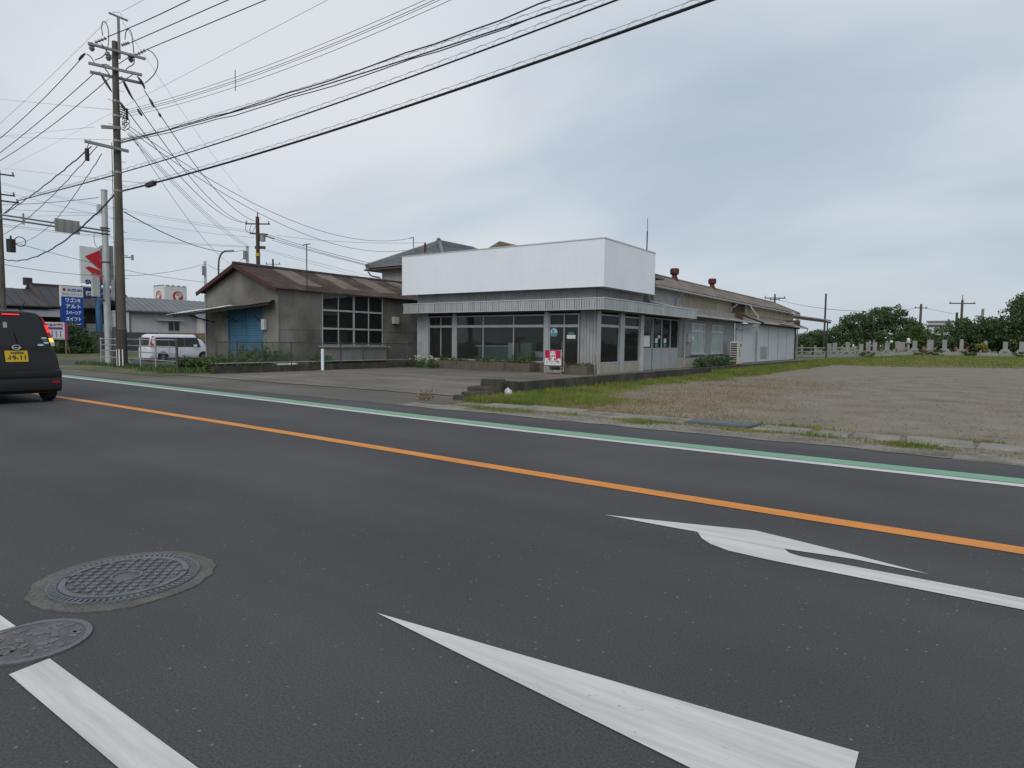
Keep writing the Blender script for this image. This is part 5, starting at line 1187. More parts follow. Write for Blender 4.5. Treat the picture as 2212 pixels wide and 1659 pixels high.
# bumper with crease
m = MB(); vs = []
prof = [(0.20,0.0),(0.24,0.05),(0.42,0.075),(0.46,0.06),(0.50,0.075),(0.60,0.06),(0.635,0.0)]
lat = [(-0.715,-0.25),(-0.70,-0.03),(-0.55,0.0),(0.55,0.0),(0.70,-0.03),(0.715,-0.25)]
for l, dx in lat:
    for z, o_ in prof: vs.append((CXr+o_+dx, CY+l*(1.005), z))
np_ = len(prof); m.add(vs, [(i*np_+k,(i+1)*np_+k,(i+1)*np_+k+1,i*np_+k+1) for i in range(len(lat)-1) for k in range(np_-1)]); bum = m.build('bumper', M_bump, car, True)
for s in (-1, 1):
    rpl = MB(); rpl.box(CXr+0.065,CXr+0.08,CY+s*0.59-0.06,CY+s*0.59+0.06,0.36,0.405); rpl.build('reflector', M_red, bum)
m = MB(); m.box(CXr-3.2,CXr-0.1,CY-0.6,CY+0.6,0.17,0.30); m.build('underbody', M_bump, car)
for s in (-1, 1):
    o1 = [(0.425,1.625),(0.465,1.60),(0.60,1.22),(0.535,1.22)]; hi = [(0.475,1.46),(0.52,1.46),(0.57,1.32),(0.515,1.32)]
    am = [(0.535,1.215),(0.60,1.215),(0.622,1.135),(0.555,1.135)]; wt = [(0.555,1.13),(0.623,1.13),(0.632,1.075),(0.575,1.06)]
    for poly, of, nm, mm in ((o1,0.012,'tail_lamp',M_red),(hi,0.016,'brake_lamp',M_redlit),(am,0.012,'turn_signal',M_amber if s > 0 else M_clear),(wt,0.012,'reverse_lamp',M_clear)):
        rpatch([(s*l, z) for l, z in (poly if s > 0 else poly[::-1])], of, nm, mm)
rpatch([(-0.17,1.635),(0.09,1.635),(0.09,1.655),(-0.17,1.655)], 0.03, 'high_brake_lamp', M_redlit)
pl = rpatch([(-0.16,0.775),(0.185,0.775),(0.175,0.98),(-0.17,0.98)][:4], 0.03, 'number_plate', M_plate)
px_ = rp(0,0.86,0.033)[0]
lettering('19-11', 0.135, (px_+0.002,CY+0.02,0.845), (0,1,0), (0.0,0,1), M_ink, pl, width=0.25, bold=0.003)
m = MB()
for i in range(6): m.box(px_-0.002,px_+0.001,CY-0.08+i*0.033,CY-0.06+i*0.033,0.925,0.955)
m.box(px_-0.002,px_+0.001,CY-0.135,CY-0.115,0.825,0.85); stuff(m.build('small_print', M_ink, pl))
m = MB(); m.tube([(px_+0.005,CY+0.058*math.cos(a),1.035+0.045*math.sin(a)) for a in [i*2*math.pi/20 for i in range(21)]],0.009,6); m.bar((px_+0.008,CY-0.075,1.035),(px_+0.008,CY+0.075,1.035),0.016,0.018); m.build('badge', M_chrome, car)
m = MB(); m.bar(rp(0.06,1.06,0.03),rp(0.0,1.32,0.03),0.012,0.015); m.cyl(rp(0.06,1.06,0.0),rp(0.06,1.06,0.045),0.025,n=8); m.build('wiper', M_bump, car)
m = MB(); m.cyl((CXr-0.45,CY+0.22,1.71),(CXr-0.33,CY+0.26,1.88),0.009,n=5); m.cyl((CXr-0.48,CY+0.22,1.70),(CXr-0.42,CY+0.22,1.74),0.022,n=6); m.build('aerial', M_bump, car)
for l, z, w_, h_, mm in ((0.46,1.215,0.05,0.012,M_letter),(0.475,1.175,0.045,0.014,M_stk3),(0.49,1.125,0.045,0.018,M_stk1),(0.40,1.085,0.055,0.018,M_stk1)):
    m = MB(); n = 14; q = [(l+w_*math.cos(2*math.pi*i/n), z+h_*math.sin(2*math.pi*i/n)) for i in range(n)]; rpatch(q, 0.0135, 'sticker', mm)
rpatch([(-0.16,1.40),(-0.10,1.40),(-0.10,1.50),(-0.16,1.50)], 0.0125, 'window_tag', M_frost)
rpatch([(-0.42,0.66),(0.42,0.66),(0.42,0.668),(-0.42,0.668)], 0.004, 'tailgate_seam', M_dark)
rpatch([(-0.06,0.70),(0.10,0.70),(0.09,0.73),(-0.05,0.73)], 0.006, 'tailgate_handle', M_dark)
m = MB(); m.cyl((CXr+0.02,CY-0.42,0.22),(CXr+0.08,CY-0.42,0.21),0.03,n=8); m.build('exhaust', M_steel, car)
for s, y in ((0.42,0.70),(0.42,-0.70),(2.85,0.70),(2.85,-0.70)): wheel(tk, s, y, 0.275, 0.165, car)
# side glass
for sg in (-1, 1):
    m = MB(); q = [(0.25,1.12),(2.75,1.12),(2.42,1.58),(0.32,1.58)]; W_ = lambda z: 0.605-(z-1.12)*0.255+0.006
    m.add([tkr(s, sg*W_(z), z) for s, z in q], [(0,1,2,3)]); m.build('side_window', M_tint, car)
m = MB(); m.box(-16.7,-16.5,CY+0.70,CY+0.86,0.98,1.16); m.build('door_mirror', M_blk, car)
m = MB(); m.box(-16.7,-16.5,CY-0.86,CY-0.70,0.98,1.16); m.build('door_mirror', M_blk, car)

# ---- white minivan and the silver wagon behind it
def van(name, label, x_right, y_rear, z0, L, Wd, H, paint_, heading=1):
    cx = x_right-Wd/2
    to = lambda s, l, z: (cx+l, y_rear+heading*s, z0+z)
    t = thing(name, label, 'car', (cx,y_rear+heading*L/2,z0)); k = Wd/2
    sec = [(k*0.9,0.2),(k*0.985,0.28),(k,0.5),(k*0.995,0.8),(k*0.97,1.02),(k*0.90,H*0.76),(k*0.82,H*0.90),(k*0.72,H*0.965),(k*0.4,H*0.995),(0,H)]
    a, b = L*0.70, L*0.885
    def top(s): return H+0.01 if s < a else (H-(s-a)/(b-a)*(H-1.08) if s < b else 1.08-(s-b)/(L-b)*0.3)
    tilt = lambda s, l, z: to(s+max(0,z-0.9)*0.16*max(0,1-s/1.0), l, z)
    body = car_shell(tilt, sec, [(0,0.90),(0.05,0.965),(0.14,1),(0.8,1),(1.6,1),(2.4,1),(a,1),((a+b)/2,0.985),(b,0.97),(L*0.95,0.93),(L,0.8)], top, paint_, 'body', t)
    def Wz(z):
        for (wa, za), (wb, zb) in zip(sec, sec[1:]):
            if za <= z <= zb: return wa+(wb-wa)*(z-za)/(zb-za)+0.012
        return k
    for sg in (-1, 1):
        for s0, s1 in ((0.30,1.27),(1.285,2.37),(2.385,3.5)):
            f_ = lambda s: min(s, b-0.12)
            m = MB(); zt = H*0.885; q = [(s0,1.0),(s1,1.0-0.02*(s1/3)),(min(s1,L*0.715) if s1 > 3 else s1,zt),(s0+ (0.08 if s0<1 else 0),zt)]
            zm = H*0.76; q = [q[0],q[1],((q[1][0]*0.35+q[2][0]*0.65) if s1 > 3 else s1,zm),q[2],q[3],(q[0][0],zm)]; m.add([tilt(s, sg*(Wz(max(z,1.0))+0.004), z) for s, z in q], [(0,1,2,5),(5,2,3,4)]); m.build('side_window', M_tint, t)
        m = MB(); q = [(0.02,0.98),(0.24,0.98),(0.26,H*0.92),(0.10,H*0.92)]; m.add([tilt(s, sg*(Wz(max(z,1.02))+0.008), z) for s, z in q]+[tilt(-0.005, sg*(Wz(max(z,1.02))-0.14), z) for s, z in ((0,H*0.90),(0,0.98))], [(0,1,2,3),(0,3,4,5)]); m.build('tail_lamp', M_red, t)
        m = MB(); m.add([tilt(s, sg*(k+0.004), z) for s, z in ((1.27,0.35),(1.285,0.35),(1.285,1.0),(1.27,1.0))],[(0,1,2,3)]); m.build('door_seam', M_dark, t)
        for s in (0.85, L*0.80):
            wheel(to, s, sg*(k+0.004), 0.31, 0.2, t)
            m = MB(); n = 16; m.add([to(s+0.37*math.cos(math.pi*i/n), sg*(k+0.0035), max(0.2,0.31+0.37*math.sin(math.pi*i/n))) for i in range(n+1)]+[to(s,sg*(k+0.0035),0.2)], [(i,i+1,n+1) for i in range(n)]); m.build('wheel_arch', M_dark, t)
        m = MB(); c0 = Vector(to(L*0.66, sg*(k+0.11), 1.08)); m.obox(c0,(0.1,0,0),(0,0.07,0),(0,0,0.08)); m.build('door_mirror', paint_, t)
    m = MB(); m.add([tilt(-0.008, l, z) for l, z in ((-k*0.72,1.06),(k*0.72,1.06),(k*0.66,H*0.87),(-k*0.66,H*0.87))],[(0,1,2,3)]); m.build('rear_window', M_tint, t)
    m = MB(); m.add([tilt(-0.012, l, z) for l, z in ((-0.17,0.78),(0.17,0.78),(0.17,0.94),(-0.17,0.94))],[(0,1,2,3)]); m.build('number_plate', M_platew, t)
    m = MB(); p0, p1 = to(a+0.1,0,0), to(b-0.03,0,0)
    m.add([to(s, l, z) for s, l, z in ((b-0.02,-k*0.86,1.12),(b-0.02,k*0.86,1.12),(a+0.04,k*0.74,H*0.955),(a+0.04,-k*0.74,H*0.955))],[(0,1,2,3)])
    m.v = [(x, y+heading*0.015, z+0.012) for x, y, z in m.v]; m.build('windscreen', M_tint, t)
    m = MB(); m.box(cx-k*0.88, cx+k*0.88, y_rear+heading*0.3 if heading>0 else y_rear-L+0.3, y_rear+L-0.3 if heading>0 else y_rear-0.3, z0+0.16, z0+0.3); m.build('underbody', M_bump, t)
    return t
van('minivan', 'white minivan with red tail lamps parked behind the pipe fence', -44.7, 21.1, gz(-45.5,23)-0.01, 4.62, 1.70, 1.86, M_whitecar)
van('station_wagon', 'silver wagon parked beyond the white minivan', -46.0, 31.0, gz(-47,29)-0.01, 4.3, 1.7, 1.66, M_silver, -1)
# ================================================================ BACKGROUND BUILDINGS AND SIGNS
M_tile = mat('grey_roof_tile', (0.155,0.17,0.18), 0.55, var=0.2, scale=3, streak=0.1)
M_cwall = mat('pale_render', (0.47,0.45,0.43), 0.9, var=0.08, streak=0.15)
M_eave = mat('brown_gutter', (0.09,0.055,0.045), 0.7, var=0.2)
M_dkroof = mat('charcoal_metal_roof', (0.052,0.052,0.055), 0.6, 0.1, var=0.15, scale=0.6)
M_dkwall = mat('dark_brown_wall', (0.035,0.03,0.027), 0.85, var=0.2, streak=0.2)
M_ltroof = mat('blue_grey_roof', (0.17,0.18,0.19), 0.6, 0.1, var=0.08, scale=0.5)
M_wwall = mat('white_house_wall', (0.50,0.51,0.53), 0.85, var=0.06, streak=0.12)
M_wpane = mat('dark_window_pane', (0.03,0.035,0.04), 0.1, var=0.1, spec=0.7)
M_tan = mat('tan_board_fence', (0.25,0.19,0.105), 0.85, var=0.15, streak=0.2)
M_blueS = mat('royal_blue_sign', (0.008,0.06,0.34), 0.4, var=0.05)
M_navy = mat('navy_sign', (0.015,0.03,0.11), 0.4, var=0.05)
M_redS = mat('red_logo', (0.46,0.012,0.02), 0.4, var=0.04)
M_whS = mat('white_sign_face', (0.60,0.62,0.63), 0.4, var=0.04)
M_greyS = mat('grey_sign_side', (0.16,0.155,0.15), 0.5, var=0.08)
M_purp = mat('purple_print', (0.16,0.06,0.28), 0.5); M_mag = mat('magenta_print', (0.34,0.04,0.16), 0.5)
M_bpole = mat('blue_steel_pole', (0.05,0.13,0.27), 0.5, 0.1, var=0.1, streak=0.2)

# ---- two storey house with tiled hip roof behind the shop
hx0, hx1, hy0, hy1, ez_, az_ = -37.0, -29.2, 33.2, 45.0, 6.6, 8.62
t = thing('tiled_house', 'two storey house with grey tiled hip roof behind the white sign box', 'house', (-33.1,39,0))
m = MB(); m.box(hx0+0.85,hx1-0.85,hy0+0.85,hy1-0.85,0,ez_-0.05); m.build('wall', M_cwall, t)
a_ = (hx1-hx0)/2; A1, A2 = Vector(((hx0+hx1)/2,hy0+a_,az_)), Vector(((hx0+hx1)/2,hy1-a_,az_))
cs = [Vector((hx0,hy0,ez_)),Vector((hx1,hy0,ez_)),Vector((hx1,hy1,ez_)),Vector((hx0,hy1,ez_))]
def tiles(poly, along, nm, par, pitch=0.27, rows=14):
    """tile courses on a roof face given by eave a-b and top c-d"""
    a, b, c_, d = poly; m = MB(); nU = max(6, int((b-a).length/pitch*3)); up = (b-a).cross(d-a).normalized()
    if up.z < 0: up = -up
    for r_ in range(rows):
        v0, v1 = r_/rows, (r_+1)/rows; vs = []
        for i in range(nU+1):
            u = i/nU
            p0 = a.lerp(b,u).lerp(d.lerp(c_,u), v0); p1 = a.lerp(b,u).lerp(d.lerp(c_,u), v1)
            s0 = (p0-a).dot((b-a).normalized()); k = 0.035*abs(math.sin(math.pi*s0/pitch))
            s1 = (p1-a).dot((b-a).normalized()); k1 = 0.035*abs(math.sin(math.pi*s1/pitch))
            vs += [p0+up*(k+0.03), p1+up*k1]
        m.add(vs, [(2*i,2*i+2,2*i+3,2*i+1) for i in range(nU)])
    return m.build(nm, M_tile, par, True)
rf_ = MB(); rf_.add([p-Vector((0,0,0.06)) for p in cs]+[A1-Vector((0,0,0.06)),A2-Vector((0,0,0.06))],[(0,1,4),(1,2,5,4),(2,3,5),(3,0,4,5),(3,2,1,0)]); roof_ = rf_.build('roof', M_eave, t)
tiles((cs[0],cs[1],A1,A1), None, 'tile_face', roof_); tiles((cs[1],cs[2],A2,A1), None, 'tile_face', roof_); tiles((cs[3],cs[0],A1,A2), None, 'tile_face', roof_); tiles((cs[2],cs[3],A2,A2), None, 'tile_face', roof_)
for p, q in ((cs[0],A1),(cs[1],A1),(cs[2],A2),(cs[3],A2),(A1,A2)):
    m = MB(); m.bar(p+Vector((0,0,0.1)), q+Vector((0,0,0.1)), 0.26, 0.24); m.tube([p+Vector((0,0,0.24)),q+Vector((0,0,0.24))],0.1,8); m.build('ridge_tiles', M_tile, roof_)
m = MB(); m.box(A1.x-0.18,A1.x+0.18,A1.y-0.25,A1.y+0.1,az_+0.0,az_+0.28); m.lathe([(0.12,0),(0.17,0.1),(0.06,0.2)],(A1.x,A1.y-0.1,az_+0.281),8); m.build('ridge_ornament', M_tile, roof_)
m = MB(); m.box(hx0-0.05,hx1+0.05,hy0-0.12,hy0-0.02,ez_-0.16,ez_-0.06); m.box(hx0-0.12,hx0-0.02,hy0,hy1,ez_-0.16,ez_-0.06); m.build('gutter', M_eave, roof_)
m = MB(); m.tube(spline([(hx0-0.07,hy0+0.3,ez_-0.2),(hx0+0.1,hy0+0.5,ez_-0.5),(hx0+0.75,hy0+0.75,ez_-0.7),(hx0+0.8,hy0+0.8,ez_-1.5),(hx0+0.8,hy0+0.8,0.2)]),0.05,6); m.build('downpipe', M_eave, t)
m = MB(); m.cyl((-34.0,35.2,7.4),(-34.0,35.2,8.95),0.04,n=6); m.bar((-34.4,35.2,8.93),(-34.0,35.2,8.95),0.04,0.04); m.build('service_bracket', M_galv, t)
m = MB(); m.cyl((-33.2,35.6,7.2),(-33.2,35.6,8.55),0.07,n=8); m.build('vent_pipe', M_rust, t)
# brown gable of a further house
t = thing('far_house', 'brown gabled house roof peeking above the white sign box', 'house', (-36,52,0))
m = MB(); m.box(-39,-33,49.5,56,0,9.2); m.build('wall', M_cwall, t)
m = MB(); m.prism([(-3.5,0),(3.5,0),(3.5,0.15),(0,1.6),(-3.5,0.15)], (-36.2,49,9.1), (1,0,0), (0,0,1), (0,7.5,0)); m.build('roof', M_whroof2, t)

# ---- dark roofed restaurant and pale house across the side street
def gable_roof(par, x_e, x_r, x_w, ze, zr, y0, y1, mm, nm='roof', th=0.12, seam=None):
    m = MB(); m.add([(x_e,y0,ze),(x_e,y1,ze),(x_r,y1,zr),(x_r,y0,zr),(x_w,y0,ze),(x_w,y1,ze)]+[(x_e,y0,ze-th),(x_e,y1,ze-th),(x_r,y1,zr-th),(x_r,y0,zr-th),(x_w,y0,ze-th),(x_w,y1,ze-th)],
        [(0,1,2,3),(3,2,5,4),(7,6,9,8),(8,9,10,11),(0,6,7,1),(5,11,10,4),(0,3,9,6),(3,4,10,9),(1,7,8,2),(2,8,11,5)])
    r_ = m.build(nm, mm, par)
    if seam:
        y = y0+seam/2; m = MB()
        while y < y1:
            m.bar((x_e,y,ze+0.02),(x_r,y,zr+0.02),0.05,0.05); y += seam
        m.build('roof_seam', mm, r_)
    return r_
t = thing('restaurant', 'dark brown restaurant with charcoal gabled roof across the side street', 'building', (-77,28,0))
m = MB(); m.box(-80,-74,23.8,32.6,-0.3,4.3); wl_ = m.build('wall', M_dkwall, t)
gable_roof(t, -73.2, -77.2, -81.2, 4.22, 6.45, 24.9, 33.6, M_dkroof, seam=0.9)
m = MB(); m.add([(-73.6,24.95,4.2),(-77.2,24.95,6.3),(-80.8,24.95,4.2)],[(0,1,2)]); m.build('gable_panel', M_brown, t)
for s in (-73.2,-81.2):
    m = MB(); m.bar((s,24.85,4.2),(-77.2,24.85,6.45),0.12,0.3); m.build('bargeboard', M_eave, t)
m = MB(); m.box(-77.4,-77.0,24.4,25.1,6.35,7.1); m.bar((-77.2,25,6.5),(-77.2,33.6,6.5),0.3,0.2); m.build('ridge_ornament', M_dkroof, t)
# wing in front of it
m = MB(); m.box(-82,-73.5,14.0,23.7,-0.3,4.2); m.build('wing_wall', M_dkwall, t)
gable_roof(t, -72.6, -76.8, -81.4, 4.15, 5.95, 12, 25.2, M_dkroof, 'wing_roof', seam=0.9)
m = MB(); m.add([(-71.0,15,3.1),(-71.0,27.4,3.1),(-73.4,27.4,3.95),(-73.4,15,3.95)],[(0,1,2,3)]); m.build('porch_roof', M_ltroof, t)
m = MB(); m.box(-73.95,-73.9,28.6,30.4,1.0,2.6); w_ = m.build('window', M_winframe, t); m = MB(); m.box(-73.89,-73.87,28.7,30.3,1.1,2.5); m.build('pane', M_frost, w_)
t = thing('white_house', 'long white house with blue grey roof behind the parked minivan', 'house', (-70,36,0))
HX = -68.5
m = MB(); m.box(-74,HX,30.5,44,-0.3,4.0); m.build('wall', M_wwall, t)
gable_roof(t, HX+0.7, -71.2, -75, 3.95, 5.42, 29.8, 45, M_ltroof, seam=0.6)
m = MB(); m.box(HX+0.62,HX+0.74,29.8,38,3.72,3.86); m.build('gutter', M_dkroof, t)
m = MB(); m.box(HX+0.02,HX+1.6,37.2,44,-0.3,3.4); wg = m.build('wing', M_wwall, t)
m = MB(); m.add([(HX+2.1,36.6,3.3),(HX+2.1,44,3.3),(HX-0.3,44,4.3),(HX-0.3,36.6,4.3),(HX+2.1,36.6,3.2),(HX+2.1,44,3.2),(HX-0.3,44,4.2),(HX-0.3,36.6,4.2)],[(0,1,2,3),(7,6,5,4),(0,4,5,1),(3,7,4,0)]); m.build('wing_roof', M_ltroof, wg)
for X, y0, y1, z0_, z1_ in ((HX,34.2,35.4,1.95,3.0),(HX+1.6,38.9,41.6,1.9,3.0)):
    m = MB(); m.box(X+0.005,X+0.05,y0,y1,z0_,z1_); w_ = m.build('window', M_winframe, t)
    k = 2 if y1-y0 < 1.5 else 3; dy = (y1-y0)/k
    for i in range(k):
        g = MB(); g.box(X+0.052,X+0.06,y0+i*dy+0.05,y0+(i+1)*dy-0.05,z0_+0.06,z1_-0.06); g.build('pane', M_wpane, w_)
m = MB(); m.box(HX+0.05,HX+0.5,33.0,35.6,3.02,3.1); m.build('window_hood', M_trim, t)
m = MB(); m.cyl((HX+0.1,30.4,0),(HX+0.1,30.4,3.8),0.06,n=6); m.build('downpipe', M_dkroof, t)
t = thing('board_fence', 'tan board fence in front of the white house', 'fence', (-64,36,0)); me = MB().box(-64.05,-64.0,0.01,0.89,-0.2,1.75).mesh('board', M_tan)
for i in range(13): o = link('board', me, t); o.location = (0,31.2+i*0.9,0)
t = thing('block_wall', 'dark grey block wall beside the tan board fence', 'wall', (-64,28,0)); me = MB().box(-64.1,-63.95,0.005,0.995,-0.2,1.72).mesh('block', M_cabx)
for i in range(6): o = link('block', me, t); o.location = (0,25.1+i*1.0,0)
# square store tower with round rooster emblems
t = thing('sign_tower', 'white square sign tower with red rooster emblems behind the house roof', 'sign tower', (-114,59,0))
m = MB(); m.box(-116.9,-113.1,56.0,59.9,0,10.25); m.build('tower_wall', M_whS, t)
m = MB()
for i in range(4): m.box(-113.2,-113.0,56.3+i*0.95,56.8+i*0.95,10.25,10.38)
for i in range(4): m.box(-116.7+i*0.95,-116.2+i*0.95,55.9,56.1,10.25,10.38)
m.build('parapet_cap', M_galv, t)
def emblem(o, ax, par):
    o, ax, ay = Vector(o), Vector(ax), Vector((0,0,1)); nr = ax.cross(ay)*(1)
    def poly(pts, d, nm, mm):
        m = MB(); m.prism(pts, o+nr*d, ax, ay, nr*0.02); return m.build(nm, mm, par)
    n = 32; R_ = 1.45; ax = ax*0.62; ay = ay*0.62
    poly([(R_*math.cos(2*math.pi*i/n), R_*math.sin(2*math.pi*i/n)) for i in range(n)], 0.02, 'emblem_disc', M_redS)
    body_ = [(-0.75,0.35),(-0.5,0.75),(-0.15,1.05),(0.1,1.05),(-0.05,0.75),(0.05,0.35),(0.4,0.2),(0.55,-0.15),(0.25,-0.45),(0.1,-1.3),(-0.15,-1.35),(-0.6,-0.6),(-0.9,-0.1)]
    poly(body_, 0.045, 'emblem_rooster', M_whS)
    for r0, r1 in ((0.95,1.15),(0.62,0.80),(0.30,0.46)):
        q = [(0.35+r1*0.8*math.cos(a), -0.1+r1*math.sin(a)) for a in [math.pi*(0.05+0.85*i/12) for i in range(13)]]+[(0.35+r0*0.8*math.cos(a), -0.1+r0*math.sin(a)) for a in [math.pi*(0.05+0.85*i/12) for i in range(12,-1,-1)]]
        poly(q, 0.045, 'emblem_tail', M_whS)
emblem((-113.1,58.3,8.5), (0,1,0), t); emblem((-115.05,56.0,8.5), (1,0,0), t)

# ---- dealer tower sign, its panels square to the road
SX0 = -72.0; e1 = Vector((0.0,1.0,0)); n1_ = Vector((1.0,0,0))
t = thing('tower_sign', 'tall dealer tower sign with red S emblem on a blue pole', 'sign', (SX0,29.0,0))
yc, ya, yb = 29.05, 27.55, 30.75
m = MB(); m.cyl((SX0-0.2,29.15,-0.2),(SX0-0.2,29.15,6.6),0.30,n=14); m.build('pole', M_bpole, t, True)
m = MB(); m.prism([(ya,6.6),(30.6,6.6),(30.6,10.6),(29.6,10.55),(29.15,10.25),(28.9,10.05),(ya,10.3)][:4]+[(29.4,10.5),(29.1,10.2),(ya,10.25)], (SX0-0.3,0,0), (0,1,0), (0,0,1), (0.3,0,0)); pn = m.build('sign_panel', M_whS, t)
m = MB(); m.prism([(29.25,6.62),(30.55,6.62),(30.55,10.58),(29.95,10.55),(29.45,10.3),(29.2,9.8),(29.35,9.0),(29.6,8.55),(29.25,8.1)], (SX0+0.004,0,0), (0,1,0), (0,0,1), (0.02,0,0)); m.build('grey_wing', M_greyS, pn)
S1 = [(27.95,9.25),(29.25,10.0),(29.32,9.45),(29.75,8.55),(29.25,8.05),(28.75,8.5)]; S2 = [(27.95,8.15),(28.3,8.3),(29.2,8.0),(29.35,7.5),(29.55,7.1),(29.3,6.98)]
for q in (S1, S2):
    m = MB(); m.prism(q, (SX0+0.028,0,0), (0,1,0), (0,0,1), (0.03,0,0)); m.build('s_emblem', M_redS, pn)
for q in ([(28.95,9.3),(29.2,9.1),(29.75,8.6),(29.7,8.72)],[(28.95,8.22),(29.3,7.95),(29.3,8.03)]):
    m = MB(); m.prism(q, (SX0+0.06,0,0), (0,1,0), (0,0,1), (0.01,0,0)); m.build('emblem_glint', M_letter, pn)
lettering('SUZUKI', 0.62, (SX0+0.03,29.2,6.72), (0,1,0), (0,0,1), M_navy, pn, width=2.6, bold=0.03)
m = MB(); m.box(SX0-0.32,SX0+0.02,ya+0.05,30.75,5.05,6.32); pb = m.build('name_panel', M_navy, t)
m = MB(); m.box(SX0+0.021,SX0+0.03,ya+0.1,30.7,6.2,6.3); m.build('name_trim', M_whS, pb)
lettering('坂口オートサービス', 0.5, (SX0+0.025,29.25,5.6), (0,1,0), (0,0,1), M_letter, pb, width=2.7, bold=0.012)
# model list sign
LX = -65.6
t = thing('model_list_sign', 'upright blue list sign with white katakana lines before the restaurant', 'sign', (LX,24.6,0))
m = MB(); m.box(LX-0.35,LX,23.47,25.2,1.9,3.9+0.05); m.box(LX-0.35,LX,23.47,25.2,0.2,1.89); m.build('sign_body', M_navy, t)
m = MB(); m.box(LX+0.001,LX+0.03,23.45,25.22,4.82,5.75); m.box(LX-0.35,LX,23.47,25.2,3.96,5.75); hd = m.build('header_panel', M_whS, t)
m = MB(); m.prism([(0.12*math.cos(i*math.pi/6),0.14*math.sin(i*math.pi/6)) for i in range(12)], (LX+0.032,23.72,5.42),(0,1,0),(0,0,1),(0.01,0,0)); m.build('s_emblem', M_redS, hd)
lettering('SUZUKI', 0.3, (LX+0.036,24.55,5.4), (0,1,0), (0,0,1), M_blueS, hd, width=1.15, bold=0.015)
lettering('坂口オートサービス', 0.2, (LX+0.036,24.33,5.02), (0,1,0), (0,0,1), M_greyS, hd, width=1.5, bold=0.003)
for i, tx_ in enumerate(['ワゴンR','アルト','スペーシア','スイフト','ソリオ','カード']):
    z1_ = 4.78-i*0.56; m = MB(); m.box(LX+0.001,LX+0.03,23.47,25.2,z1_-0.53,z1_); rw_ = m.build('list_row', M_blueS, t)
    lettering(tx_, 0.40, (LX+0.036,24.4,z1_-0.27), (0,1,0), (0,0,1), M_letter, rw_, width=1.2, bold=0.014)
# notice board on stakes
NX = -55.1
t = thing('notice_board', 'white notice board with purple lettering on wooden stakes by the bush', 'sign', (NX,19.6,-0.2))
m = MB(); m.box(NX-0.03,NX,18.55,20.08,1.02,2.30); bd = m.build('board', M_letter, t)
m = MB(); m.box(NX+0.001,NX+0.012,19.88,20.08,1.02,2.30); m.build('side_band', M_mag, bd)
lettering('大会出場!!', 0.24, (NX+0.01,19.2,2.1), (0,1,0), (0,0,1), M_mag, bd, width=1.15, bold=0.008)
m = MB(); m.box(NX+0.001,NX+0.01,18.7,19.75,1.76,1.93); m.build('title_bar', M_purp, bd)
m = MB(); rnd = random.Random(3)
for i in range(4):
    for j in range(2):
        for k in range(3): m.box(NX+0.001,NX+0.01,18.75+i*0.27,18.83+i*0.27,1.22+j*0.24+k*0.07,1.27+j*0.24+k*0.07)
stuff(m.build('small_print', M_purp, bd))
m = MB(); m.box(NX+0.001,NX+0.01,18.6,19.85,1.06,1.10); m.build('ground_line', M_stk3, bd)
for y in (18.7, 19.95):
    m = MB(); m.bar((NX-0.06,y,-0.5),(NX-0.06,y,2.2),0.06,0.06); m.build('stake', M_tan, t)
    m = MB(); m.bar((NX-0.06,y+0.02,1.0),(NX-0.6,y+0.5,-0.3),0.05,0.05); m.build('brace', M_tan, t)

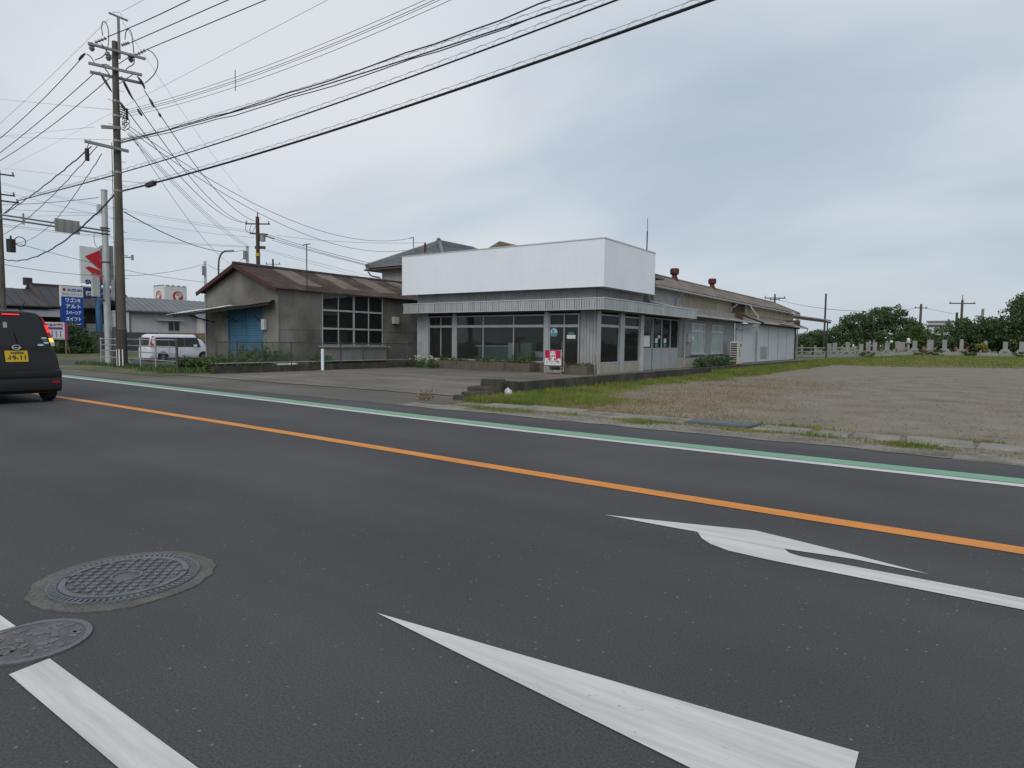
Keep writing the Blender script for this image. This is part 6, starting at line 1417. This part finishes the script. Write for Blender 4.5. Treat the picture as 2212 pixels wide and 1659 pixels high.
# ---- cemetery
M_stone = mat('grey_granite', (0.24,0.25,0.24), 0.6, var=0.15, scale=2, fine=0.1, bscale=40); M_stoned = mat('dark_granite', (0.12,0.125,0.125), 0.5, var=0.15, scale=2); M_flow = mat('pink_flowers', (0.45,0.20,0.16), 0.8, var=0.3, scale=6)
GR = [(-11.7, 75.1), (-10.9, 73.2), (-9.8, 73.9), (-8.4, 72.5), (-8.2, 76.3), (-7.4, 74.4), (-6.2, 72.9), (-5.6, 76.9), (-5.0, 73.7), (-3.9, 73.2), (-2.6, 71.7), (-1.5, 72.5), (-0.2, 73.4), (1.8, 82.1), (3.0, 72.0), (4.2, 72.8), (5.3, 73.6)]
rnd = random.Random(21)
for i, (x, y) in enumerate(GR):
    z = gz(x, y); z = z if x > -9 else 0.1
    pair = x > -9
    t = thing('gravestone', 'grey upright gravestone on a stepped granite base', 'gravestone', (x,y,z), 'gravestones in the cemetery'); s = rnd.uniform(0.92, 1.1)
    if i in (8, 10): t['label'] = 'stocky grey gravestone with pink flowers on a stepped granite base'; t['group'] = 'flowered gravestones in the cemetery'
    def bx(a, z0_, z1_, nm, mm): 
        m = MB(); m.box(x-a,x+a,y-a,y+a,z+z0_,z+z1_); return m.build(nm, mm, t)
    bx(0.75*s, -0.2, 0.28, 'plinth', M_stone if rnd.random() < 0.7 else M_stoned); bx(0.46*s, 0.281, 0.5, 'step', M_stone); bx(0.34*s, 0.501, 0.66, 'base_block', M_stone)
    w_ = rnd.uniform(0.15,0.2)+(0.08 if i in (8,10) else 0); m = MB(); m.box(x-w_,x+w_,y-w_,y+w_,z+0.661,z+1.32*s+0.12); m.build('pillar', M_stone, t)
    m = MB(); m.box(x-0.12,x+0.12,y-0.62,y-0.5,z+0.29,z+0.5); m.build('incense_box', M_stoned, t)
    if i in (8, 10, 3, 12):
        for sx in (-1, 1):
            m = MB()
            for _ in range(30):
                p = Vector((x+sx*0.4+rnd.gauss(0,0.07), y-0.55+rnd.gauss(0,0.06), z+0.62+rnd.gauss(0,0.1))); a_, b_ = Vector((rnd.uniform(-1,1),rnd.uniform(-1,1),rnd.uniform(-1,1))).normalized()*0.05, Vector((rnd.uniform(-1,1),rnd.uniform(-1,1),rnd.uniform(-1,1))).normalized()*0.05
                m.add([p-a_-b_,p+a_-b_,p+a_+b_,p-a_+b_],[(0,1,2,3)])
            m.build('flowers', M_flow, t)
    if i not in (8, 10) and i in (3, 12): t['label'] = 'slim grey gravestone with small pink flowers before it'; t['group'] = 'slim flowered gravestones'
t = thing('cemetery_kerb', 'long low grey stone kerb along the front of the cemetery', 'kerb', (-3,70.9,0.3))
me = MB().box(0.02,1.48,70.8,71.05,0.25,0.72).mesh('kerb_block', M_stone)
for i in range(13):
    o = link('kerb_block', me, t); o.location = (-9.5+i*1.5,0,gz(-8.8+i*1.5,71)-0.36)
# small stone lantern
t = thing('stone_lantern', 'small pale stone figure post among the gravestones', 'statue', (-4.75,78,0.4)); m = MB(); m.lathe([(0.2,0),(0.13,0.3),(0.12,1.1),(0.3,1.2),(0.25,1.35)],(-4.75,78,0.4),10); m.build('shaft', M_stone, t, True); m = MB(); m.lathe([(0.1,0),(0.17,0.12),(0.15,0.3),(0.03,0.38)],(-4.75,78,1.752),10); m.build('head', M_letter, t, True)
# pipe rail in front of the cemetery, by the shop's end
t = thing('pipe_rail', 'grey pipe rail with stone posts beyond the end of the shop', 'railing', (-12.4,67,-0.2))
for z in (1.08,0.72,0.32,0.02):
    m = MB(); m.bar((-13.9,66.2,z-0.1),(-8.6,69.6,z-0.02),0.07,0.09); m.build('rail', M_stone if z > 0.9 else M_galv, t)
for k in range(6):
    f = k/5; m = MB(); m.box(-13.9+5.3*f-0.09,-13.9+5.3*f+0.09,66.28+3.4*f-0.09,66.28+3.4*f+0.09,-0.4,1.22); m.build('post', M_stone, t)
t = thing('steel_shelter', 'steel frame lean-to shelter at the far end of the long shop wing', 'shelter', (-12,66,0))
m = MB(); m.add([(-14.2,63.4,4.25),(-10.75,66.3,3.72),(-10.75,69.8,3.72),(-14.2,69.8,4.25),(-14.2,63.4,4.15),(-10.75,66.3,3.62),(-10.75,69.8,3.62),(-14.2,69.8,4.15)],[(0,1,2,3),(7,6,5,4),(0,4,5,1),(1,5,6,2)]); m.build('roof', M_galv, t)
m = MB(); m.bar((-14,63.6,3.95),(-10.8,66.4,3.5),0.08,0.2); m.bar((-10.85,66.4,3.5),(-10.85,69.7,3.5),0.08,0.16); m.build('beam', M_rpole, t)
for x, y in ((-10.85,68.0),(-12.9,64.9),(-14.0,69.6)):
    m = MB(); m.cyl((x,y,-0.3),(x,y,3.5 if x > -11 else 3.85),0.06,n=8); m.build('post', M_darksteel if x > -11 else M_galv, t)
t = thing('far_building', 'flat pale far building between the trees', 'building', (-3.8,148,0)); m = MB(); m.box(-5.8,-2.2,144.5,150,0,5.95); m.build('wall', M_wwall, t); m = MB(); m.box(-5.9,-2.1,144.4,150,5.0,5.4); m.build('window_band', M_cabx, t); m = MB(); m.box(-6.1,-1.9,144.2,150.2,5.951,6.15); m.build('roof', M_galv, t)
# ================================================================ PLANTS
M_leaf1 = mat('dark_evergreen_leaf', (0.046,0.08,0.032), 0.6, var=0.35, scale=0.8, c2=(0.08,0.12,0.045), c2at=0.55, spec=0.3)
M_leaf2 = mat('mid_green_leaf', (0.045,0.085,0.022), 0.6, var=0.35, scale=1.2, c2=(0.075,0.12,0.035), c2at=0.55, spec=0.3)
M_leaf3 = mat('yellow_green_leaf', (0.16,0.15,0.03), 0.7, var=0.3, scale=2)
M_weed = mat('weed_leaf', (0.055,0.10,0.028), 0.65, var=0.35, scale=3, c2=(0.09,0.125,0.04), c2at=0.6)
M_flowerw = mat('white_petals', (0.6,0.6,0.5), 0.8, var=0.1)
M_bark = mat('bark', (0.07,0.058,0.045), 0.95, var=0.3, scale=4)
M_grass = mat('lush_grass_blade', (0.115,0.17,0.032), 0.7, var=0.3, scale=1.2, c2=(0.20,0.19,0.05), c2at=0.55, spec=0.2)
M_dry = mat('dry_grass_blade', (0.22,0.165,0.085), 0.85, var=0.3, scale=2, spec=0.2)
for M_ in (M_leaf1, M_leaf2, M_weed, M_grass):
    b_ = M_.node_tree.nodes['Principled BSDF']
    try: b_.inputs['Subsurface Weight'].default_value = 0.0
    except Exception: pass
def rv(r): 
    while True:
        v = Vector((r.uniform(-1,1), r.uniform(-1,1), r.uniform(-1,1)))
        if 0.05 < v.length < 1: return v
def leaves(m, blobs, n, size, seed, flat=0.5, bottom=None):
    """leaf sized faces spread through lobed crowns; denser towards each lobe's skin, with gaps"""
    r = random.Random(seed); tot = sum(b[3]*b[4]*b[5] for b in blobs)
    for (cx, cy, cz, ax, ay, az) in blobs:
        k = int(n*(ax*ay*az)/tot)
        # sub clumps give light and dark masses
        cl = [rv(r).normalized()*r.uniform(0.55,1.0) for _ in range(max(8, int(k/45)))]
        for i in range(k):
            c_ = cl[r.randrange(len(cl))]; p = c_+rv(r)*0.34
            q = Vector((cx+p.x*ax, cy+p.y*ay, cz+p.z*az))
            if bottom is not None and q.z < bottom: continue
            d = rv(r).normalized(); d.z *= flat; u = d.cross(rv(r)).normalized(); v = d.cross(u).normalized(); s = size*r.uniform(0.6,1.3)
            m.add([q-u*s*0.5, q+v*s*0.35, q+u*s*0.5, q-v*s*0.35], [(0,1,2,3)])
def tree(name, label, x, y, z, trunk_h, blobs, n, size, mm, seed, group=None, bottom=None, tr=0.16, cat='tree'):
    t = thing(name, label, cat, (x,y,z), group); m = MB(); r = random.Random(seed)
    m.tube([(x,y,z-0.2),(x+0.05,y,z+trunk_h*0.5),(x+0.1,y,z+trunk_h)],[tr,tr*0.8,tr*0.6],8)
    for b in blobs[:7]: m.tube([(x+0.05,y,z+trunk_h*0.6),((x+b[0])/2,(y+b[1])/2,(z+trunk_h+b[2])/2),(b[0],b[1],b[2]+0.2*b[5])],[tr*0.5,tr*0.3,tr*0.12],6)
    m.build('trunk', M_bark, t, True)
    m = MB(); leaves(m, blobs, n, size, seed, bottom=bottom); m.build('crown', mm, t)
    return t
tree('broadleaf_tree', 'wide spreading broadleaf tree behind the gravestones', -9.2, 96.5, 0.4, 2.4,
  [(-12.9,94.6,3.0,2.2,2.0,1.2),(-11.8,95.2,4.4,1.9,1.8,1.0),(-9.6,96.6,5.0,2.0,1.8,1.2),(-7.9,97.8,5.6,1.6,1.5,0.95),(-7.0,98.4,3.9,2.0,1.8,1.2),(-9.5,96.5,3.2,2.4,1.8,1.2),(-5.2,99.5,3.1,1.6,1.6,1.3)], 15000, 0.25, M_leaf1, 1, bottom=1.2)
tree('evergreen_tree', 'low rounded evergreen tree beyond the steel shelter', -17.4, 98, 0, 1.2, [(-18.4,97.4,1.5,1.8,1.6,1.2),(-16.8,98.6,2.3,1.7,1.6,1.3),(-15.8,99.3,1.6,1.4,1.4,1.2)], 6500, 0.24, M_leaf1, 2)
tree('broadleaf_tree', 'mid green bushy tree between the spreading tree and the hedge', -4.6, 93, 0.4, 1.2, [(-5.6,92,2.6,1.6,1.5,1.3),(-4.0,93.2,1.9,1.6,1.5,1.2),(-2.6,93.8,1.5,1.4,1.3,1.2)], 6500, 0.23, M_leaf2, 3)
tree('evergreen_tree', 'broad dark evergreen tree behind the middle gravestones', 0.4, 88.8, 0.4, 1.5, [(-1.6,87.6,2.3,1.7,1.6,1.3),(0.1,88.6,3.4,1.7,1.6,1.4),(1.6,89.6,3.2,1.8,1.6,1.5),(0.5,88.8,1.7,2.4,1.8,1.4)], 9500, 0.23, M_leaf1, 4)
tree('evergreen_tree', 'mid green evergreen tree beside the tallest dark tree', 3.4, 91, 0.4, 1.2, [(2.8,90.4,2.7,1.7,1.6,1.6),(4.3,91.5,2.0,1.5,1.5,1.5)], 6000, 0.23, M_leaf2, 5)
tree('evergreen_tree', 'tallest dark evergreen tree at the edge of the cemetery', 5.4, 85, 0.4, 2.0, [(3.6,83.8,3.6,1.4,1.3,1.4),(4.8,84.8,5.2,1.5,1.4,1.3),(6.2,85.6,5.6,2.0,1.8,1.8),(5.6,85,3.2,2.4,2.0,2.2)], 13000, 0.23, M_leaf1, 6)
tree('evergreen_tree', 'dark evergreen tree outside the lot behind the tallest tree', 10.0, 88, 0.4, 2.0, [(9.2,87,4.6,2.4,2.0,2.2),(11,88,3.6,2.6,2.0,2.4)], 2400, 0.34, M_leaf1, 16)
tree('shrub', 'yellow green round shrub among the gravestones', 1.4, 77, 0.4, 0.5, [(1.4,77,1.15,0.55,0.5,0.7)], 700, 0.16, M_leaf3, 7, tr=0.05, cat='shrub')
for i, (x, y) in enumerate([(-3.3,70.4),(-1.9,70.2),(0.3,70.4),(4.0,70.2),(-7.6,70.3)]):
    t = thing('shrub', 'small dark shrub clump at the foot of the cemetery kerb', 'shrub', (x,y,gz(x,y)), 'shrubs along the cemetery kerb'); m = MB(); leaves(m, [(x,y,gz(x,y)+0.22,0.65,0.35,0.3)], 320, 0.15, 30+i); m.build('foliage', M_leaf1, t)
# far hedge and wood that reads as one mass
m = MB(); leaves(m, [(-60+i*7,190+10*math.sin(i*1.7),2.2,5,4,2.4+0.8*math.sin(i*2.3)) for i in range(18)], 9000, 0.9, 8); stuff(tag(m.build('far_wood', M_leaf1), 'dark far wood along the horizon beyond the cemetery', 'wood'))
m = MB(); leaves(m, [(-118+i*4,44+i*7,2.0,4,3,2.0) for i in range(9)], 4000, 0.6, 9); stuff(tag(m.build('far_hedge', M_leaf1), 'dark hedge behind the houses across the side street', 'hedge'))
# bush by the notice board
tree('bush', 'dense round dark bush beside the blue list sign', -57.4, 21.0, -0.35, 0.5, [(-58.9,19.9,0.8,1.3,1.1,1.25),(-57.6,21.0,1.0,1.3,1.2,1.3),(-56.9,21.9,0.6,1.1,1.0,1.05),(-57.8,20.6,0.2,1.8,1.4,0.8),(-57.5,20.8,1.5,1.5,1.2,0.75)], 15000, 0.17, M_leaf1, 10, tr=0.08, cat='bush')
tree('bush', 'clipped dark bush against the cream plinth of the shop', -10.9, 34.6, 0.02, 0.25, [(-10.95,32.3,0.22,0.35,0.8,0.30),(-10.95,33.8,0.26,0.4,1.2,0.36),(-10.95,35.6,0.24,0.38,1.2,0.36),(-10.95,36.8,0.22,0.35,0.7,0.32)], 5200, 0.085, M_leaf1, 11, tr=0.04, cat='bush')
# weeds behind the fence and along the shop front
def weed(x, y, z, h_, w_, n, seed, label, mm=None, size=0.09, flowers=0, group=None):
    t = thing('weed', label, 'weed', (x,y,z), group); r = random.Random(seed); m = MB(); st = MB()
    ns = max(4, int(n/45))
    for k in range(ns):
        a = r.uniform(0,6.28); l = w_*math.sqrt(r.random()); bx_, by_ = x+l*math.cos(a)*0.6, y+l*math.sin(a)*0.6; tx_, ty_ = x+l*math.cos(a)*1.15, y+l*math.sin(a)*1.15; hh = h_*r.uniform(0.55,1)*(1-0.35*l/w_)
        st.tube([(bx_,by_,z-0.02),((bx_+tx_)/2,(by_+ty_)/2,z+hh*0.55),(tx_,ty_,z+hh)],[0.007,0.005,0.002],4)
        for j in range(n//ns):
            f = r.uniform(0.1,1); p = Vector((bx_+(tx_-bx_)*f, by_+(ty_-by_)*f, z+hh*f))+Vector((r.gauss(0,0.05),r.gauss(0,0.05),r.gauss(0,0.03)))
            d = rv(r).normalized(); u = d.cross(rv(r)).normalized(); v = d.cross(u).normalized(); s = size*r.uniform(0.5,1.2)
            m.add([p-u*s*0.5,p+v*s*0.25,p+u*s*0.5,p-v*s*0.25],[(0,1,2,3)])
    st.build('stems', M_weed, t); m.build('foliage', mm or M_weed, t)
    if flowers:
        fm = MB()
        for k in range(flowers):
            p = Vector((x+r.uniform(-w_,w_), y+r.uniform(-w_,w_)*0.5-0.1, z+h_*r.uniform(0.7,1.05)))
            for q in range(5):
                a = q*1.257; fm.add([p,p+Vector((0.035*math.cos(a-0.4),-0.01,0.035*math.sin(a-0.4))),p+Vector((0.045*math.cos(a),-0.015,0.045*math.sin(a))),p+Vector((0.035*math.cos(a+0.4),-0.01,0.035*math.sin(a+0.4)))],[(0,1,2,3)])
        fm.build('petals', M_flowerw, t)
GW = 'weeds behind the chain link fence'
for i, (x, y, h_, w_) in enumerate([(-22.6,13.0,0.75,0.45),(-23.2,14.5,1.0,0.6),(-22.9,15.2,1.15,0.6),(-23.0,15.9,0.95,0.5),(-22.3,14.0,0.8,0.5),(-22.4,17.4,0.8,0.45),(-23.4,12.4,0.6,0.4),(-22.0,12.6,0.55,0.3)]):
    weed(x, y, 0.0, h_*1.15, w_*1.15, 1700, 50+i, size=0.11, label='bushy green weed growing behind the chain link fence', group=GW)
GP = 'weeds in and along the shop planters'
for i, (x, y, h_, w_) in enumerate([(-19.3,22.1,0.35,0.45),(-18.4,22.1,0.25,0.4),(-17.3,22.1,0.42,0.5),(-16.4,22.1,0.3,0.4),(-15.3,22.1,0.55,0.5),(-14.8,22.1,0.75,0.35),(-15.9,22.1,0.35,0.4)]):
    weed(x, y, 0.3, h_, w_, 420, 70+i, 'green weed clump sprouting from the long shop planter', size=0.08, group=GP)
weed(-12.25, 21.9, 0.3, 0.2, 0.48, 600, 90, 'low reddish green plants filling the short corner planter', mm=M_leaf2, size=0.07)
for i, (x, y) in enumerate([(-20.9,21.9),(-20.3,21.6),(-19.6,21.5)]): weed(x, y, 0.02, 0.55, 0.45, 520, 95+i, 'leafy weed with white flowers at the corrugated shop corner', flowers=6, size=0.08, group='white flowered weeds by the shop corner')
weed(-9.3, 9.95, 0.0, 0.28, 0.2, 160, 110, 'rusty dry weed tuft in the broken forecourt edge', mm=M_dry, size=0.06)
# junk behind the fence
m = MB(); m.lathe([(0.16,0),(0.22,0.03),(0.22,0.2),(0.24,0.22),(0.24,0.25),(0.05,0.28)],(-22.5,16.2,0.0),14); one(m, 'plastic_tub', M_letter, 'white plastic tub lying behind the chain link fence', 'tub', smooth=True)
m = MB()
for k in range(3): m.box(-22.9,-22.3,15.4,15.9,0.0+k*0.1,0.08+k*0.1)
one(m, 'tray_stack', M_letter, 'small stack of white trays below the blue shutter', 'trays')

# ---- grass: nobody could count the blades
def blades(name, label, mm, pts, seed, h0, h1, w_, lean=0.35):
    r = random.Random(seed); m = MB()
    for x, y, k in pts:
        z = gz(x, y); h_ = r.uniform(h0, h1)*k; a = r.uniform(0, 6.283); b = r.uniform(0, 6.283); l = lean*h_*r.random()
        dx, dy = math.cos(a)*w_/2, math.sin(a)*w_/2; tx_, ty_ = x+math.cos(b)*l, y+math.sin(b)*l
        mx_, my_ = x+math.cos(b)*l*0.35, y+math.sin(b)*l*0.35
        m.add([(x-dx,y-dy,z-0.01),(x+dx,y+dy,z-0.01),(mx_+dx*0.7,my_+dy*0.7,z+h_*0.6),(mx_-dx*0.7,my_-dy*0.7,z+h_*0.6),(tx_,ty_,z+h_)],[(0,1,2,3),(3,2,4)])
    o = m.build(name, mm); stuff(o); o['label'] = label; o['category'] = 'grass'; return o
def scatter(n, fx, seed, keep):
    r = random.Random(seed); out = []
    while len(out) < n:
        x, y = fx(r); k = keep(x, y, r)
        if k > 0: out.append((x, y, k))
    return out
nz_ = lambda x, y, s, o=0.0: noise.noise(Vector((x*s, y*s, o)))
def lot_keep(x, y, r):
    # lush strip by the low wall, thinning towards the gravel
    wd = 3.2 if y < 13 else 1.7+0.4*math.sin(y*0.6)
    f = 1-(x+8.45)/wd+0.35*nz_(x,y,0.7)
    if y < 10.5: f -= (10.5-y)*1.2
    if f <= 0 or r.random() > min(1, f*1.7): return 0
    return 0.55+0.6*min(1, max(0, f))
blades('lot_grass', 'bright green grass growing along the low dark wall', M_grass, scatter(22000, lambda r: (r.uniform(-8.45,-4.6), 10.2+30*r.random()**1.7), 1, lot_keep), 1, 0.04, 0.15, 0.014)
blades('dry_grass', 'dry tan grass mixed into the edge of the gravel lot', M_dry, scatter(9000, lambda r: (r.uniform(-8.4,-2.5), 10.2+14*r.random()**1.5), 2, lambda x,y,r: (0.5 if r.random() < 0.55*max(0,1-abs(x+5.2)/3.0)+0.5*nz_(x,y,0.8,3) else 0)), 2, 0.04, 0.11, 0.014)
def verge_keep(x, y, r):
    f = 0.12+0.9*nz_(x*1.0,y*2,1.1,5)-abs(y-9.5)*0.7+(0.15 if x < -4 else -0.1); return 0.6+0.4*r.random() if r.random() < f else 0
blades('verge_grass', 'short green grass tufts between the drain slabs and the road grit', M_grass, scatter(6500, lambda r: (r.uniform(-8.2,3.0), r.uniform(9.1,9.85)), 3, verge_keep), 3, 0.015, 0.055, 0.012)
tuft = [(-1.9,10.35,0.35,0.16),(-1.55,9.5,0.22,0.16),(-0.55,9.45,0.12,0.1),(-0.95,10.2,0.12,0.1),(0.25,10.35,0.15,0.12),(-2.9,9.5,0.25,0.1),(-2.2,10.3,0.3,0.14),(-3.8,9.55,0.2,0.1)]
pts_ = []
r_ = random.Random(4)
for x, y, s, k in tuft:
    for _ in range(150): pts_.append((x+r_.gauss(0,s), y+r_.gauss(0,s*0.3), k/0.26))
blades('kerb_tufts', 'isolated grass tufts at the kerb stones of the vacant lot', M_grass, pts_, 4, 0.05, 0.13, 0.014)
def far_keep(x, y, r):
    f = min((y-44.5-5*sst(-4,6,x))/5, 1)+0.4*nz_(x,y,0.25); return 0.6+0.5*r.random() if r.random() < f*0.9 else 0
blades('cemetery_lawn', 'yellow green grass band in front of the cemetery', M_grass, scatter(30000, lambda r: (r.uniform(-10.5,9), r.uniform(43,70.5)), 5, far_keep), 5, 0.05, 0.14, 0.045)
def sidekeep(x, y, r):
    f = 1-(x+8.45)/(1.8+0.8*nz_(y,0,0.2)); return 0.8+0.4*r.random() if r.random() < f*1.3 else 0
blades('wall_foot_grass', 'taller green grass along the foot of the wall by the siding', M_grass, scatter(14000, lambda r: (r.uniform(-8.45,-5.8), r.uniform(26,48)), 6, sidekeep), 6, 0.08, 0.26, 0.025)
def pole_keep(x, y, r):
    f = 0.9-abs(y-11.9-0.04*(x+27))*0.75+0.6*nz_(x,y,0.9,2) if y > 10.95-0.13*(x+24) else -1; return 0.6+0.6*r.random() if r.random() < f else 0
blades('pole_grass', 'rough green grass round the foot of the utility pole', M_weed, scatter(9000, lambda r: (r.uniform(-32.5,-21.8), r.uniform(10.3,13.2)), 7, pole_keep), 7, 0.06, 0.24, 0.03)
blades('forecourt_tufts', 'small dry tufts in the cracks of the forecourt', M_dry, scatter(700, lambda r: (r.choice([-14.2,-11.0,-11.8,-17.5])+r.gauss(0,0.16), r.choice([13.4,14.8,17,12.4])+r.gauss(0,0.1)), 8, lambda x,y,r: 0.6), 8, 0.03, 0.09, 0.016)
# earth mound under the pole grass
m = MB(); m.grid(lambda u, v: (-33+12*u, 10.2+3.4*v, gz(-33+12*u,10.2+3.4*v)+0.012+0.09*math.sin(math.pi*u)*math.sin(math.pi*v)), 40, 14); struct(m.build('verge_mound', M_ground, None, True))
# grit and loose stones on the gravel lot
m = MB(); r_ = random.Random(12)
for _ in range(6500):
    x, y = r_.uniform(-7.5,3.5), 9.0+22*r_.random()**2; s = r_.uniform(0.008,0.03)
    p = Vector((x,y,gz(x,y)+s*0.35)); a_ = [p+Vector((s*r_.uniform(.6,1.2),0,0)),p+Vector((0,s*r_.uniform(.6,1.2),0)),p-Vector((s*r_.uniform(.6,1.2),0,0)),p-Vector((0,s*r_.uniform(.6,1.2),0)),p+Vector((0,0,s*0.6))]
    m.add(a_, [(0,1,4),(1,2,4),(2,3,4),(3,0,4)])
o = stuff(m.build('loose_stones', M_gravel)); o['label'] = 'small loose stones scattered on the gravel lot'; o['category'] = 'gravel'
